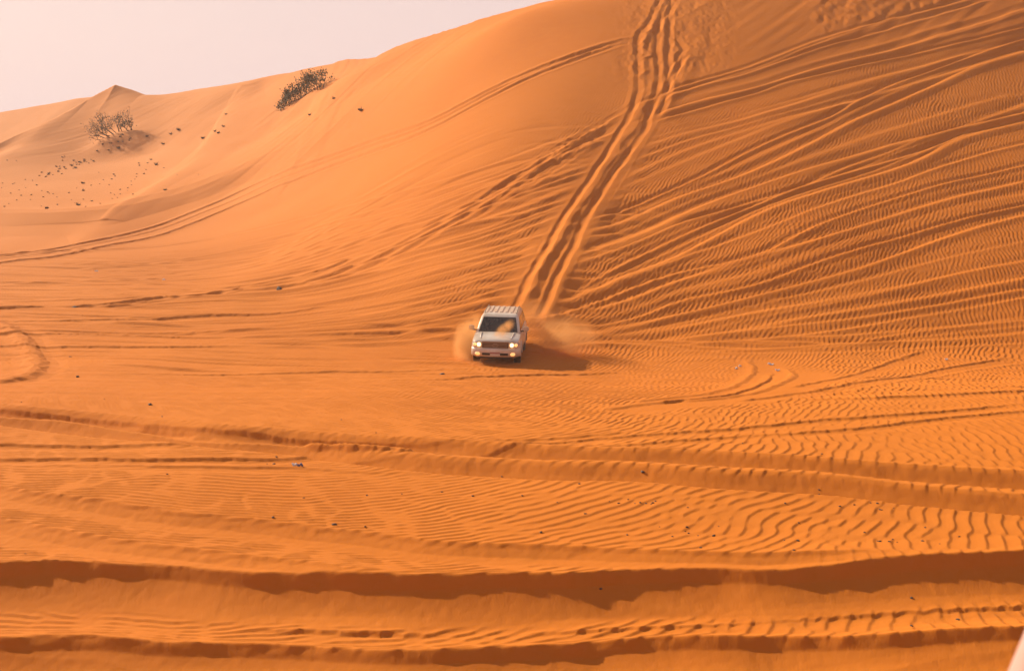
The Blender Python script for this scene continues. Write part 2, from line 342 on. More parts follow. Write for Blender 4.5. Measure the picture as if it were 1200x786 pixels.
# ------------------------------------------------------------------ the fan of old, wind-softened tracks on the slope
SL = [(-1.5, 0), (-.9, -.05), (-.5, -.05), (-.15, .06), (.05, .10), (.3, .07), (.8, .01), (1.4, 0)]
SHARP = [(-.9, 0), (-.55, -.05), (-.3, -.05), (-.1, .05), (.02, .08), (.15, .06), (.5, .01), (.9, 0)]
def slope(pts, a=1.0, sharp=False, seed=0, ripple=.65, br=None, scale=1.0, jg=.012):
    T = [(d * scale, h) for d, h in (SHARP if sharp else SL)]
    lateral(pts, T, a, wob=(.30, 11), mod=.35, jag=gritty(100 + seed, jg), ripple=ripple, rw=(-.45*scale, .45*scale), seed=100 + seed, ends=3.5, breaks=br, step=20)
LN = [
 # upper right, well marked
 ([(640, 190), (720, 140), (800, 104), (876, 80), (953, 50), (1029, 30), (1085, 15), (1160, -8)], 1.1, 1),
 ([(600, 208), (700, 152), (800, 111), (880, 87), (960, 57), (1035, 38), (1110, 14), (1180, -8)], 1.2, 1),
 ([(560, 225), (700, 164), (800, 125), (852, 112), (900, 100), (960, 80), (1040, 60), (1120, 36), (1230, 4)], 1.3, 0),
 ([(520, 240), (640, 192), (740, 152), (800, 135), (892, 110), (922, 99), (1029, 71), (1120, 52), (1230, 24)], 1.1, 1),
 ([(500, 252), (660, 205), (800, 160), (900, 135), (1000, 104), (1100, 75), (1230, 38)], .8, 0),
 ([(560, 262), (700, 225), (800, 180), (900, 148), (1000, 122), (1100, 92), (1230, 58)], .9, 0),
 ([(600, 285), (720, 250), (800, 219), (850, 193), (902, 168), (978, 137), (1029, 107), (1105, 79), (1230, 38)], 1.5, 1),
 ([(620, 300), (730, 262), (800, 232), (870, 205), (930, 180), (1000, 146), (1080, 112), (1150, 82), (1230, 56)], 1.5, 0),
 ([(640, 312), (740, 278), (820, 243), (900, 213), (980, 190), (1060, 168), (1130, 152), (1230, 130)], .9, 0),
 ([(600, 330), (720, 285), (800, 252), (900, 216), (1000, 186), (1100, 155), (1230, 118)], 1.0, 0),
 ([(660, 318), (740, 290), (800, 264), (860, 246), (920, 226), (1000, 203), (1080, 180), (1150, 150), (1230, 124)], 1.2, 1),
 ([(680, 335), (740, 305), (800, 277), (876, 245), (978, 204), (1054, 178), (1105, 158), (1200, 137), (1240, 129)], 1.6, 1),
 ([(660, 352), (740, 322), (800, 300), (850, 275), (902, 249), (978, 224), (1070, 196), (1130, 165), (1200, 147), (1240, 138)], 1.5, 0),
 ([(640, 376), (720, 346), (800, 318), (850, 309), (902, 295), (950, 270), (1004, 249), (1105, 219), (1200, 196), (1240, 188)], 1.6, 1),
 ([(700, 362), (760, 345), (800, 330), (870, 310), (950, 288), (1050, 255), (1130, 232), (1240, 206)], 1.3, 0),
 ([(700, 382), (760, 368), (800, 352), (880, 335), (960, 308), (1040, 284), (1120, 262), (1240, 235)], 1.2, 1),
 ([(690, 392), (760, 378), (830, 362), (927, 336), (1010, 315), (1100, 282), (1200, 254), (1240, 245)], 1.2, 0),
 ([(720, 398), (800, 384), (880, 366), (960, 352), (1050, 335), (1130, 318), (1240, 300)], .9, 0),
 ([(760, 402), (860, 388), (950, 372), (1050, 356), (1130, 342), (1240, 322)], 1.0, 0),
 ([(800, 404), (900, 396), (980, 388), (1060, 374), (1130, 362), (1240, 344)], .9, 1),
 ([(820, 399), (900, 401), (1000, 404), (1100, 401), (1200, 394), (1240, 390)], .8, 1),
 ([(840, 408), (920, 406), (1000, 398), (1080, 386), (1150, 378), (1240, 372)], .9, 1),
 ([(620, 412), (700, 404), (760, 404), (840, 412), (920, 414), (1010, 414), (1100, 410), (1240, 402)], .8, 1),
 ([(640, 408), (720, 398), (800, 400), (900, 404), (960, 406)], .7, 1),
 # left of the steep ruts: the same family bending down toward the plain
 ([(0, 296), (120, 292), (240, 280), (340, 262), (430, 238), (520, 212), (600, 186), (700, 150)], .6, 0),
 ([(60, 312), (200, 300), (320, 277), (420, 252), (510, 226), (600, 198), (690, 162)], .7, 1),
 ([(0, 318), (160, 310), (300, 292), (400, 270), (500, 243), (590, 212), (700, 168)], .9, 1),
 ([(100, 326), (240, 315), (360, 292), (460, 266), (540, 241), (620, 211)], .9, 1),
 ([(0, 332), (180, 326), (330, 306), (440, 282), (530, 256), (620, 225), (720, 190)], 1.2, 1),
 ([(120, 340), (270, 330), (390, 308), (480, 288), (570, 258), (650, 231), (730, 200)], 1.2, 0),
 ([(0, 346), (200, 342), (350, 324), (450, 304), (540, 281), (620, 254), (720, 222)], 1.2, 1),
 ([(100, 353), (280, 346), (400, 326), (500, 303), (580, 280), (660, 252), (740, 228)], 1.2, 0),
 ([(0, 360), (220, 358), (380, 342), (480, 320), (560, 300), (640, 275), (720, 250)], 1.3, 1),
 ([(160, 366), (330, 358), (430, 343), (520, 322), (590, 302), (660, 282), (760, 255)], 1.2, 0),
 ([(0, 372), (240, 370), (400, 358), (490, 340), (570, 318), (640, 297), (720, 274)], 1.3, 1),
 ([(120, 379), (320, 374), (450, 357), (540, 336), (600, 318), (660, 305)], 1.2, 1),
 ([(0, 384), (260, 383), (420, 372), (510, 352), (580, 335), (640, 318)], 1.1, 0),
 ([(200, 389), (380, 382), (480, 368), (550, 352), (610, 336), (680, 326)], 1.2, 1),
 ([(60, 394), (280, 392), (430, 384), (530, 366), (600, 350), (700, 340)], 1.0, 0),
 ([(240, 398), (400, 393), (500, 382), (570, 366), (640, 356)], 1.0, 1),
 ([(100, 404), (300, 402), (440, 396), (540, 383), (620, 372)], .8, 1),
 ([(300, 408), (430, 404), (520, 396), (570, 386)], .8, 0),
]
D_keep = D.copy(); D[:] = 0
def between(p, q, t):
    gx_ = np.arange(max(p[0][0], q[0][0]), min(p[-1][0], q[-1][0]) + 1, 50.)
    P_, Q_ = curve(p, 12), curve(q, 12)
    yy_ = np.interp(gx_, P_[:, 0], P_[:, 1]) * (1-t) + np.interp(gx_, Q_[:, 0], Q_[:, 1]) * t
    return list(zip(gx_.tolist(), yy_.tolist()))
_rn = random.Random(77); EX = []
for i in range(len(LN) - 1):
    p, q = LN[i][0], LN[i+1][0]
    if min(p[-1][0], q[-1][0]) - max(p[0][0], q[0][0]) < 260: continue
    e_ = between(p, q, _rn.uniform(.3, .7)); n_ = len(e_); a_, b_ = _rn.uniform(-4, 4), _rn.uniform(-7, 7)
    EX.append(([(x, y + a_*(1 - k/n_) + b_*k/n_) for k, (x, y) in enumerate(e_)], _rn.uniform(.35, .7), _rn.random() < .6))
LN = LN + EX
for i, (p, a, sh) in enumerate(LN):
    slope(p, a * (.72 if p[0][0] > 450 else .62), bool(sh), i, scale=.72 if p[0][0] > 450 else .66)
D[:] = D_keep + .13 * np.tanh(D / .13); del D_keep
# more flat dark streaks on the plain at the left
STREAK = [
 [(0, 335), (120, 333), (260, 331)], [(20, 372), (60, 371), (140, 370), (230, 369)], [(20, 378), (110, 375), (200, 372), (330, 366), (420, 352)],
 [(0, 381), (120, 382), (260, 381), (400, 379)], [(0, 387), (180, 388), (330, 387), (500, 380)], [(0, 393), (150, 393), (300, 396), (420, 393), (540, 386)],
 [(130, 432), (230, 431), (300, 427), (420, 427), (540, 426), (700, 428)], [(120, 438), (260, 437), (400, 436), (520, 434)],
 [(500, 446), (620, 440), (720, 436)], [(30, 360), (100, 359), (170, 354), (240, 346), (300, 338)], [(0, 352), (80, 350), (160, 349)],
 [(250, 340), (290, 332), (330, 325), (360, 321)], [(270, 345), (310, 338), (350, 330), (400, 317)], [(0, 300), (40, 297), (90, 292)], [(0, 405), (200, 407), (420, 404), (540, 402)],
 [(0, 413), (140, 414), (300, 412)], [(630, 428), (720, 424), (820, 420)], [(1000, 470), (1100, 466), (1220, 458)],
]
for i, p in enumerate(STREAK):
    if p[0][0] <= 0: p = [(-40, p[0][1])] + p
    lateral(p, [(-.8, 0), (-.25, .05), (0, .07), (.1, -.01), (.4, -.04), (.7, -.02), (1.0, 0)], .5 + .25 * (i % 3), wob=(.15, 3), jag=gritty(140 + i, .05), ripple=.4, rw=(-.1, .5), seed=200 + i, ends=6, breaks=(6.0, -1.0, .2))

m = smooth(46, 54, YY) * smooth(100, 84, YY) * smooth(.16, -.02, u_)
q = vnoise(XX / 9, (YY + .10*XX) / .42, 33) * .6 + vnoise(XX / 5, (YY + .06*XX) / .9, 34)
D += m * .085 * np.where(q > .25, q - .25, 0) - m * .085 * np.where(q < -.3, -.3 - q, 0)
m = smooth(60, 50, YY) * smooth(17, 20, YY) * smooth(40, 44, YY)
D += m * .02 * vnoise(XX / 5, YY / .6, 35)
# ------------------------------------------------------------------ recent tracks
def pair(pts, off, a, seed, sharp=True, jg=.05, scale=1.0, ripple=.2):
    for k, o in enumerate(off):
        slope([(x, y + o) for x, y in pts], a, sharp, 300 + seed * 5 + k, ripple, None, scale, jg)
DK = [(-.6, 0), (-.25, .05), (-.05, .07), (.05, .0), (.25, -.08), (.45, -.04), (.65, .04), (.9, 0)]
def fresh(pts, a=1.0, seed=0, ends=3, br=None):
    lateral(pts, DK, a, wob=(.12, 4), jag=gritty(160 + seed, .06), ripple=.1, rw=(-.3, 1.0), seed=400 + seed, ends=ends, breaks=br)
for k, o in enumerate((0, 5, 12)):       # long curved track along the left dune
    fresh([(-60, 306 + o), (0, 299 + o*.7), (60, 292 + o*.7), (125, 280 + o*.7), (200, 258 + o), (300, 217 + o), (370, 189 + o), (430, 166 + o), (500, 141 + o), (560, 112 + o*.8), (620, 84 + o*.6), (680, 62 + o*.5), (730, 46 + o*.3)],
          (.9, .5, .8)[k], k)
for k, o in enumerate((0, 6, 11, 17)):   # diagonal tracks meeting the steep ruts
    fresh([(240, 340 + o*.3), (310, 331 + o*.6), (380, 313 + o*.8), (450, 285 + o), (500, 262 + o), (560, 232 + o), (620, 197 + o), (670, 166 + o*.8), (728, 132 + o*.4)],
          (.85, .5, .75, .5)[k], 10 + k, br=(5, -.9, -.5))
fresh([(-40, 362), (0, 361), (90, 358), (170, 352), (240, 346), (300, 333)], .9, 20, br=(4, -.6, -.1))

RUT = [(-.6, 0), (-.36, .03), (-.25, .02), (-.1, -.06), (.03, -.10), (.22, -.09), (.42, -.01), (.62, .08), (.85, .06), (1.3, 0)]
L_ = [(600, 362), (614, 333), (636, 294), (653, 264), (675, 233), (696, 199), (722, 160), (736, 132), (744, 122)]
R_ = [(628, 372), (645, 338), (666, 295), (685, 257), (706, 221), (729, 188), (750, 158), (762, 132), (778, 106), (792, 78), (803, 66)]
# the drive down wipes out the old tracks it crosses
depthwise([(x + 14, y) for x, y in L_], [(-1.9, 0), (0, 0), (2.1, 0)], 1, ripple=.2, clear=.75)
RUT = [(d_ * .62, h_) for d_, h_ in RUT]
depthwise(L_, RUT, .52, wob=(.10, 1.9), ripple=.0, seed=501, flow=.5, clear=.8)
depthwise(R_, RUT, .56, wob=(.10, 2.4), ripple=.0, seed=503, flow=.4, clear=.8)
depthwise([(x + 13, y) for x, y in L_], [(-.5, 0), (-.1, .08), (.1, .1), (.5, 0)], 1, wob=(.2, 2), ripple=.3, seed=505, flow=.5)
depthwise([(640, 378), (664, 334), (686, 288), (705, 250), (728, 215), (750, 180), (772, 145), (795, 108), (812, 78), (820, 50), (823, 30)], [(-1.2, 0), (-.3, .08), (0, .12), (.2, .07), (.6, 0)], .45, wob=(.07, 4), ripple=.2, seed=506)
UP = [(-.5, 0), (-.2, .08), (0, -.04), (.12, -.14), (.35, -.05), (.55, .05), (.9, 0)]
depthwise([(737, 128), (743, 112), (747, 80), (745, 60), (748, 38), (760, 20), (772, -5)], UP, 0.47, wob=(.12, 2.4), ripple=.1, seed=511, flow=.4)
depthwise([(756, 134), (766, 112), (768, 85), (767, 60), (768, 40), (772, 20), (784, -5)], UP, 0.43, wob=(.13, 2.2), ripple=.1, seed=512, flow=.5)
depthwise([(768, 134), (779, 110), (781, 80), (781, 50), (782, 20), (783, -5)], UP, 0.47, wob=(.1, 2.2), ripple=.1, seed=513, flow=.4)
depthwise([(786, 95), (793, 74), (796, 55), (790, 42)], UP, 0.43, wob=(.15, 1.5), ripple=.1, seed=514)
depthwise([(758, 62), (760, 48), (770, 30), (780, 15), (793, -5)], UP, 0.32, wob=(.15, 2.2), ripple=.2, seed=515, flow=.5)
depthwise([(752, 104), (756, 80), (757, 55), (762, 30)], [(-.4, 0), (0, .08), (.3, 0)], 1, wob=(.4, 1.2), ripple=.3, seed=516, flow=.8)
# slide of loose sand around the upper tracks
m = smooth(5.5, 2.5, np.abs(XX - np.interp(YY, [90, 105, 130], [9, 12, 15]))) * smooth(94, 100, YY) * smooth(140, 125, YY)
D += m * (.03 * vnoise(XX / .5, YY / 1.5, 31) + .02 * vnoise(XX / .22, YY / .45, 32)); RM *= 1 - .8 * m
# streaked slip faces near the skyline
for (x0, x1, y0, y1, a) in ((-62, -20, 150, 188, .02), (-30, 8, 112, 150, .03), (10, 60, 98, 140, .03)):
    m = smooth(x0, x0 + 8, XX) * smooth(x1, x1 - 8, XX) * smooth(y0, y0 + 8, YY) * smooth(y1, y1 - 2, YY)
    q = XX * .8 - YY * .6
    D += a * m * (vnoise(q / .55, (XX*.6 + YY*.8) / 9, 41) + .6 * vnoise(q / 1.4, (XX*.6 + YY*.8) / 14, 42)); RM *= 1 - .85 * m
# broken crust in the upper right, above the topmost line of the fan
_c = curve([(900, 70), (953, 50), (1029, 30), (1085, 15), (1160, -8), (1260, -40)]); _x, _y = even(*world(_c[:, 0], _c[:, 1]))
m = smooth(.198, .212, u_ + .0022 * (YY - 108)) * smooth(.3, 1.2, YY - np.interp(XX, _x, _y)) * smooth(150, 135, YY)
D += m * (.07 * np.abs(vnoise((XX - YY*.3) / .9, YY / 2.6, 51)) + .03 * vnoise(XX / .35, YY / .7, 52)); RM *= 1 - .8 * m
# the smooth hollow left of it
# ------------------------------------------------------------------ churned sand at the car
cxw, cyw = world([583], [425]); CARX, CARY = float(cxw[0]), float(cyw[0])
print('car at', CARX, CARY)

# ------------------------------------------------------------------ wind ripples
sub = slice(band0, band1)
X_, Y_ = XX[sub], YY[sub]; uu = u_[sub]
phN = np.interp(uu, [-.45, -.36, -.2, 0, .12, .24, .36, .5], [-6, -2, 10, 36, 54, 72, 80, 85])
phF = np.interp(uu, [-.45, -.36, -.2, 0, .36, .5], [18, 24, 40, 62, 78, 80])
ph = phN + (phF - phN) * smooth(30, 46, Y_)
ph = ph + 12 * vnoise(X_ / 6, Y_ / 7, 61)
zs = np.zeros(X_.shape, np.complex64)
bins = np.arange(-15, 106, 15)
n1 = smooth(42, 33, Y_); n3 = smooth(46, 56, Y_); n2 = 1 - n1 - n3
wx = X_ + .25 * vnoise(X_ / 3, Y_ / 3, 63); wy = Y_ + .25 * vnoise(X_ / 3, Y_ / 3, 64)
for k, b in enumerate(bins):
    w = np.clip(1 - np.abs(ph - b) / 15, 0, 1).astype(np.float32)
    if not (w > 0).any(): continue
    t = ripple_tile(math.radians(b - 90), .29, .32, 900 + k)
    nl = smooth(.05, -.06, uu)
    for sc, wt in ((.90, n1 * (1 - nl)), (1.15, n1 * nl), (1.32, n2), (1.4, n3)):
        rr = np.where(((w * wt) > 0).any(1))[0]
        if len(rr) == 0: continue
        a, c = rr[0], rr[-1] + 1
        cc = np.where((w[a:c] > 0).any(0))[0]; c0, c1 = cc[0], cc[-1] + 1
        s_ = (slice(a, c), slice(c0, c1))
        zs[s_] += tile_at(t, wx[s_] * sc, wy[s_] * sc) * (w * wt)[s_]
    del t
p = (np.angle(zs) / (2 * math.pi)) % 1.0
amp = smooth(.05, .6, np.abs(zs))
prof = np.interp(p, [0, .1, .35, .60, .72, .80, .88, .95, 1], [0, .03, .30, .75, .96, 1.0, .55, .12, 0]) - .45
A = np.interp(Y_, [9, 24, 40, 60, 90, 120, 160, 200], [.033, .032, .025, .027, .022, .012, .008, .0])
patch = .72 + .28 * smooth(-.5, .5, fbm(X_ / 9, Y_ / 9, 2, 71))
# the plain on the left is calmer; the steep dark slope on the right is strongly rippled
A = A * np.where(Y_ < 42, np.interp(uu, [-.36, -.05, .08, .28], [1.15, 1.05, 1, .72]), 1)
A = A * np.where(Y_ > 40, np.interp(uu, [-.36, -.1, .1, .3], [1.25, 1.2, 1.1, 1.1]), 1)
A = A * (1 - .85 * smooth(112, 128, Y_ + 30 * np.clip(-uu, 0, 1)))
# smooth band above the fan of tracks
xa = np.interp(uu, [-.36, -.1, 0, .1, .14, .2, .3, .36], [95, 90, 92, 96, 92, 95, 112, 125])
A = A * (1 - .9 * smooth(xa - 3, xa + 4, Y_))
D[sub] += (prof * amp * A * patch * np.minimum(RM[sub], 1)).astype(np.float32)
# flat grain of the loose sand
D[sub] += (.003 * vnoise(X_ / .12, Y_ / .16, 81) + .003 * vnoise(X_ / .35, Y_ / .4, 82)).astype(np.float32) * smooth(160, 60, Y_)
H += D
del zs, p, amp, prof, phN, phF, ph

def ground_z(x, y):
    """height of the finished sheet at one point"""
    j = int(np.clip(np.searchsorted(RY, y) - 1, 0, len(RY) - 2)); b = (y - RY[j]) / (RY[j+1] - RY[j])
    u = x / math.sqrt(y*y + 64); i = int(np.clip(np.searchsorted(CU, u) - 1, 0, len(CU) - 2)); a = (u - CU[i]) / (CU[i+1] - CU[i])
    return float((H[j, i]*(1-a)+H[j, i+1]*a)*(1-b) + (H[j+1, i]*(1-a)+H[j+1, i+1]*a)*b)

# ------------------------------------------------------------------ write the sheet
def sheet():
    nr, nc = XX.shape
    me = bpy.data.meshes.new('sand_ground')
    co = np.stack([XX, YY, H], -1).reshape(-1, 3).astype(np.float32)
    idx = np.arange(nr * nc, dtype=np.int32).reshape(nr, nc)
    q = np.stack([idx[:-1, :-1], idx[:-1, 1:], idx[1:, 1:], idx[1:, :-1]], -1).reshape(-1, 4)
    me.vertices.add(len(co)); me.vertices.foreach_set('co', co.ravel())
    me.loops.add(q.size); me.loops.foreach_set('vertex_index', q.ravel())
    me.polygons.add(len(q)); me.polygons.foreach_set('loop_start', np.arange(0, q.size, 4, dtype=np.int32))
    me.polygons.foreach_set('use_smooth', np.ones(len(q), bool))
    me.update(calc_edges=True)
    o = bpy.data.objects.new('sand_ground', me); COL.objects.link(o)
    return o
ground = sheet(); ground['kind'] = 'structure'; ground['label'] = 'rippled orange desert sand plain rising into dunes marked by tyre tracks'
# ------------------------------------------------------------------ materials
def mat(name, base=(.5, .5, .5), rough=.6, metal=0.0, **kw):
    m = bpy.data.materials.new(name); m.use_nodes = True
    b = m.node_tree.nodes['Principled BSDF']
    b.inputs['Base Color'].default_value = (*base, 1); b.inputs['Roughness'].default_value = rough; b.inputs['Metallic'].default_value = metal
    for k, v in kw.items():
        b.inputs[k.replace('_', ' ')].default_value = v
    return m
def noise_color(m, c1, c2, scale, detail=4, vec='Object', bump=0.0, bscale=None, bdist=.01):
    nt = m.node_tree; b = nt.nodes['Principled BSDF']
    tc = nt.nodes.new('ShaderNodeTexCoord'); n = nt.nodes.new('ShaderNodeTexNoise'); n.inputs['Scale'].default_value = scale; n.inputs['Detail'].default_value = detail
    r = nt.nodes.new('ShaderNodeValToRGB'); r.color_ramp.elements[0].position = .3; r.color_ramp.elements[1].position = .7
    r.color_ramp.elements[0].color = (*c1, 1); r.color_ramp.elements[1].color = (*c2, 1)
    nt.links.new(tc.outputs[vec], n.inputs['Vector']); nt.links.new(n.outputs['Fac'], r.inputs[0]); nt.links.new(r.outputs[0], b.inputs['Base Color'])
    if bump:
        n2 = nt.nodes.new('ShaderNodeTexNoise'); n2.inputs['Scale'].default_value = bscale; n2.inputs['Detail'].default_value = 3
        bp = nt.nodes.new('ShaderNodeBump'); bp.inputs['Strength'].default_value = bump; bp.inputs['Distance'].default_value = bdist
        nt.links.new(tc.outputs[vec], n2.inputs['Vector']); nt.links.new(n2.outputs['Fac'], bp.inputs['Height']); nt.links.new(bp.outputs[0], b.inputs['Normal'])
    return m

def sand_material():
    m = mat('orange_sand', rough=.9); nt = m.node_tree; N = nt.nodes; L = nt.links; b = N['Principled BSDF']
    b.inputs['Specular IOR Level'].default_value = .05
    tc = N.new('ShaderNodeTexCoord')
    def noise(scale, detail, rough=.55, st=(1, 1, 1)):
        mp = N.new('ShaderNodeMapping'); mp.inputs['Scale'].default_value = st; L.new(tc.outputs['Object'], mp.inputs[0])
        n = N.new('ShaderNodeTexNoise'); n.inputs['Scale'].default_value = scale; n.inputs['Detail'].default_value = detail; n.inputs['Roughness'].default_value = rough
        L.new(mp.outputs[0], n.inputs['Vector']); return n.outputs['Fac']
    def mix(f, a, bcol):
        x = N.new('ShaderNodeMix'); x.data_type = 'RGBA'
        if isinstance(f, float): x.inputs[0].default_value = f
        else: L.new(f, x.inputs[0])
        for s, v in ((6, a), (7, bcol)):
            if isinstance(v, tuple): x.inputs[s].default_value = (*v, 1)
            else: L.new(v, x.inputs[s])
        return x.outputs[2]
    def ramp(f, a, c):
        r = N.new('ShaderNodeMapRange'); r.inputs[1].default_value = a; r.inputs[2].default_value = c; L.new(f, r.inputs[0]); return r.outputs[0]
    c = mix(ramp(noise(.06, 3), .35, .65), SAND_A, SAND_B)
    c = mix(ramp(noise(1.2, 4), .3, .7), c, SAND_C)
    # coarser dark grains scattered through the sand
    g = noise(38, 3, .7); gm = ramp(g, .62, .72)
    mm = N.new('ShaderNodeMath'); mm.operation = 'MULTIPLY'; mm.inputs[1].default_value = .22; L.new(gm, mm.inputs[0])
    c = mix(mm.outputs[0], c, (.20, .06, .022))
    # base colour blends paler and pinker toward the far left, by world position
    sp = N.new('ShaderNodeSeparateXYZ'); L.new(tc.outputs['Object'], sp.inputs[0])
    a1 = ramp(sp.outputs[1], 55., 150.)
    a2 = ramp(sp.outputs[0], 8., -38.)
    m1 = N.new('ShaderNodeMath'); m1.operation = 'MULTIPLY'; L.new(a1, m1.inputs[0]); L.new(a2, m1.inputs[1])
    c = mix(m1.outputs[0], c, SAND_FAR)
    L.new(c, b.inputs['Base Color'])
    n2 = noise(55, 2, .6); bp = N.new('ShaderNodeBump'); bp.inputs['Strength'].default_value = .35; bp.inputs['Distance'].default_value = .006; L.new(n2, bp.inputs['Height'])
    n3 = noise(7, 3, .6); bp2 = N.new('ShaderNodeBump'); bp2.inputs['Strength'].default_value = .3; bp2.inputs['Distance'].default_value = .012; L.new(n3, bp2.inputs['Height']); L.new(bp.outputs[0], bp2.inputs['Normal'])
    L.new(bp2.outputs[0], b.inputs['Normal'])
    return m
SAND_A, SAND_B, SAND_C, SAND_FAR = (.54, .168, .021), (.49, .140, .015), (.51, .155, .018), (.52, .205, .070)
ground.data.materials.append(sand_material())

# ------------------------------------------------------------------ camera, sky, sun
SUN_EL, SUN_AZ = math.radians(26), math.radians(43)      # azimuth: how far behind the scene from due left
sun_dir = Vector((-math.cos(SUN_EL) * math.cos(SUN_AZ), math.cos(SUN_EL) * math.sin(SUN_AZ), math.sin(SUN_EL)))
cd = bpy.data.cameras.new('camera'); cam = bpy.data.objects.new('camera', cd); COL.objects.link(cam)
cd.lens = 50; cd.sensor_width = 36; cd.clip_end = 9000; cd.clip_start = .1
cam.location = (0, 0, CAM_H); cam.rotation_euler = (math.pi / 2 - PITCH, 0, 0); scene.camera = cam
cd.dof.use_dof = True; cd.dof.focus_distance = 55; cd.dof.aperture_fstop = 8
sd = bpy.data.lights.new('sun', 'SUN'); so = bpy.data.objects.new('sun', sd); COL.objects.link(so)
sd.energy = 4.9; sd.angle = math.radians(.9); sd.color = (1, .845, .62)
so.rotation_euler = sun_dir.to_track_quat('Z', 'Y').to_euler()
w = bpy.data.worlds.new('World'); scene.world = w; w.use_nodes = True; nt = w.node_tree
sky = nt.nodes.new('ShaderNodeTexSky'); sky.sky_type = 'NISHITA'; sky.sun_disc = False
sky.sun_elevation = SUN_EL
sky.sun_rotation = math.atan2(sun_dir.x, sun_dir.y)
sky.dust_density = 4.0; sky.air_density = 1.0; sky.ozone_density = 1.0; sky.altitude = 0
bg = nt.nodes['Background']; bg.inputs['Strength'].default_value = .051
# dust in the air evens the sky out toward a pale pink
mx = nt.nodes.new('ShaderNodeMix'); mx.data_type = 'RGBA'; mx.inputs[0].default_value = .88
nt.links.new(sky.outputs[0], mx.inputs[6])
tcw = nt.nodes.new('ShaderNodeTexCoord'); spw = nt.nodes.new('ShaderNodeSeparateXYZ'); nt.links.new(tcw.outputs['Generated'], spw.inputs[0])
rw_ = nt.nodes.new('ShaderNodeValToRGB'); nt.links.new(spw.outputs[2], rw_.inputs[0])
rw_.color_ramp.elements[0].position = 0; rw_.color_ramp.elements[0].color = (1.40, 1.19, 1.24, 1)
rw_.color_ramp.elements[1].position = .7; rw_.color_ramp.elements[1].color = (.62, .56, .62, 1)
e = rw_.color_ramp.elements.new(.13); e.color = (1.19, 1.04, 1.12, 1)
e = rw_.color_ramp.elements.new(.26); e.color = (.78, .66, .68, 1)
sc_ = nt.nodes.new('ShaderNodeVectorMath'); sc_.operation = 'SCALE'; sc_.inputs['Scale'].default_value = 6.0
nt.links.new(rw_.outputs[0], sc_.inputs[0]); nt.links.new(sc_.outputs[0], mx.inputs[7])
nt.links.new(mx.outputs[2], bg.inputs['Color'])
vs = scene.view_settings; vs.view_transform = 'Standard'; vs.look = 'None'; vs.gamma = 1; vs.exposure = .88
scene.display_settings.display_device = 'sRGB'
scene.cycles.max_bounces = 6; scene.cycles.volume_bounces = 1
# ================================================================== object helpers
def link(name, me, m, parent=None):
    o = bpy.data.objects.new(name, me); COL.objects.link(o)
    if m is not None and not me.materials:
        for q in (m if isinstance(m, (list, tuple)) else [m]): me.materials.append(q)
    if parent is not None: o.parent = parent
    return o
def obj(name, bm, m, parent=None, smoothf=False, bevel=0):
    bmesh.ops.recalc_face_normals(bm, faces=bm.faces)
    if bevel: bmesh.ops.bevel(bm, geom=bm.edges[:], offset=bevel, segments=2, affect='EDGES', clamp_overlap=True)
    me = bpy.data.meshes.new(name); bm.to_mesh(me); bm.free()
    if smoothf:
        me.polygons.foreach_set('use_smooth', [True] * len(me.polygons))
    return link(name, me, m, parent)
def thing(name, label, cat, loc=(0, 0, 0), group=None):
    o = bpy.data.objects.new(name, None); COL.objects.link(o); o.location = loc; o.empty_display_size = .2
    tag(o, label, cat, group); return o
def tag(o, label, cat, group=None):
    o['label'] = label; o['category'] = cat
    if group: o['group'] = group
    return o
def add_box(bm, x0, x1, y0, y1, z0, z1, M=None):
    v = [bm.verts.new((x, y, z)) for z in (z0, z1) for y in (y0, y1) for x in (x0, x1)]
    for f in ((0, 2, 3, 1), (4, 5, 7, 6), (0, 1, 5, 4), (2, 6, 7, 3), (0, 4, 6, 2), (1, 3, 7, 5)): bm.faces.new([v[i] for i in f])
    if M is not None: bmesh.ops.transform(bm, matrix=M, verts=v)
    return v
def add_loft(bm, rings, caps=True):
    R_ = [[bm.verts.new(p) for p in r] for r in rings]
    n = len(R_[0])
    for a, b in zip(R_[:-1], R_[1:]):
        for i in range(n): bm.faces.new((a[i], a[(i+1) % n], b[(i+1) % n], b[i]))
    if caps: bm.faces.new(R_[0][::-1]); bm.faces.new(R_[-1])
def add_panel(bm, quad, t):
    """thin plate: four corners, thickness along its normal"""
    q = [Vector(p) for p in quad]; n = (q[1] - q[0]).cross(q[3] - q[0]).normalized() * t
    add_loft(bm, [[p for p in q], [p + n for p in q]])
def add_tube(bm, pts, rad, sides=6):
    pts = [Vector(p) for p in pts]; rings = []; a = None
    for i, p in enumerate(pts):
        d = (pts[min(i+1, len(pts)-1)] - pts[max(i-1, 0)]).normalized()
        if a is None: a = d.cross(Vector((0, 0, 1)) if abs(d.z) < .9 else Vector((1, 0, 0))).normalized()
        else: a = (a - d * a.dot(d)).normalized()
        b = d.cross(a)
        r = rad[i] if isinstance(rad, (list, tuple)) else rad
        rings.append([p + (a * math.cos(k*2*math.pi/sides) + b * math.sin(k*2*math.pi/sides)) * r for k in range(sides)])
    add_loft(bm, rings)
def add_lathe_x(bm, prof, cx, cy, cz, n=28):
    """profile of (x, r) turned about an axis along x"""
    add_loft(bm, [[(cx + x, cy + r*math.cos(k*2*math.pi/n), cz + r*math.sin(k*2*math.pi/n)) for k in range(n)] for x, r in prof])

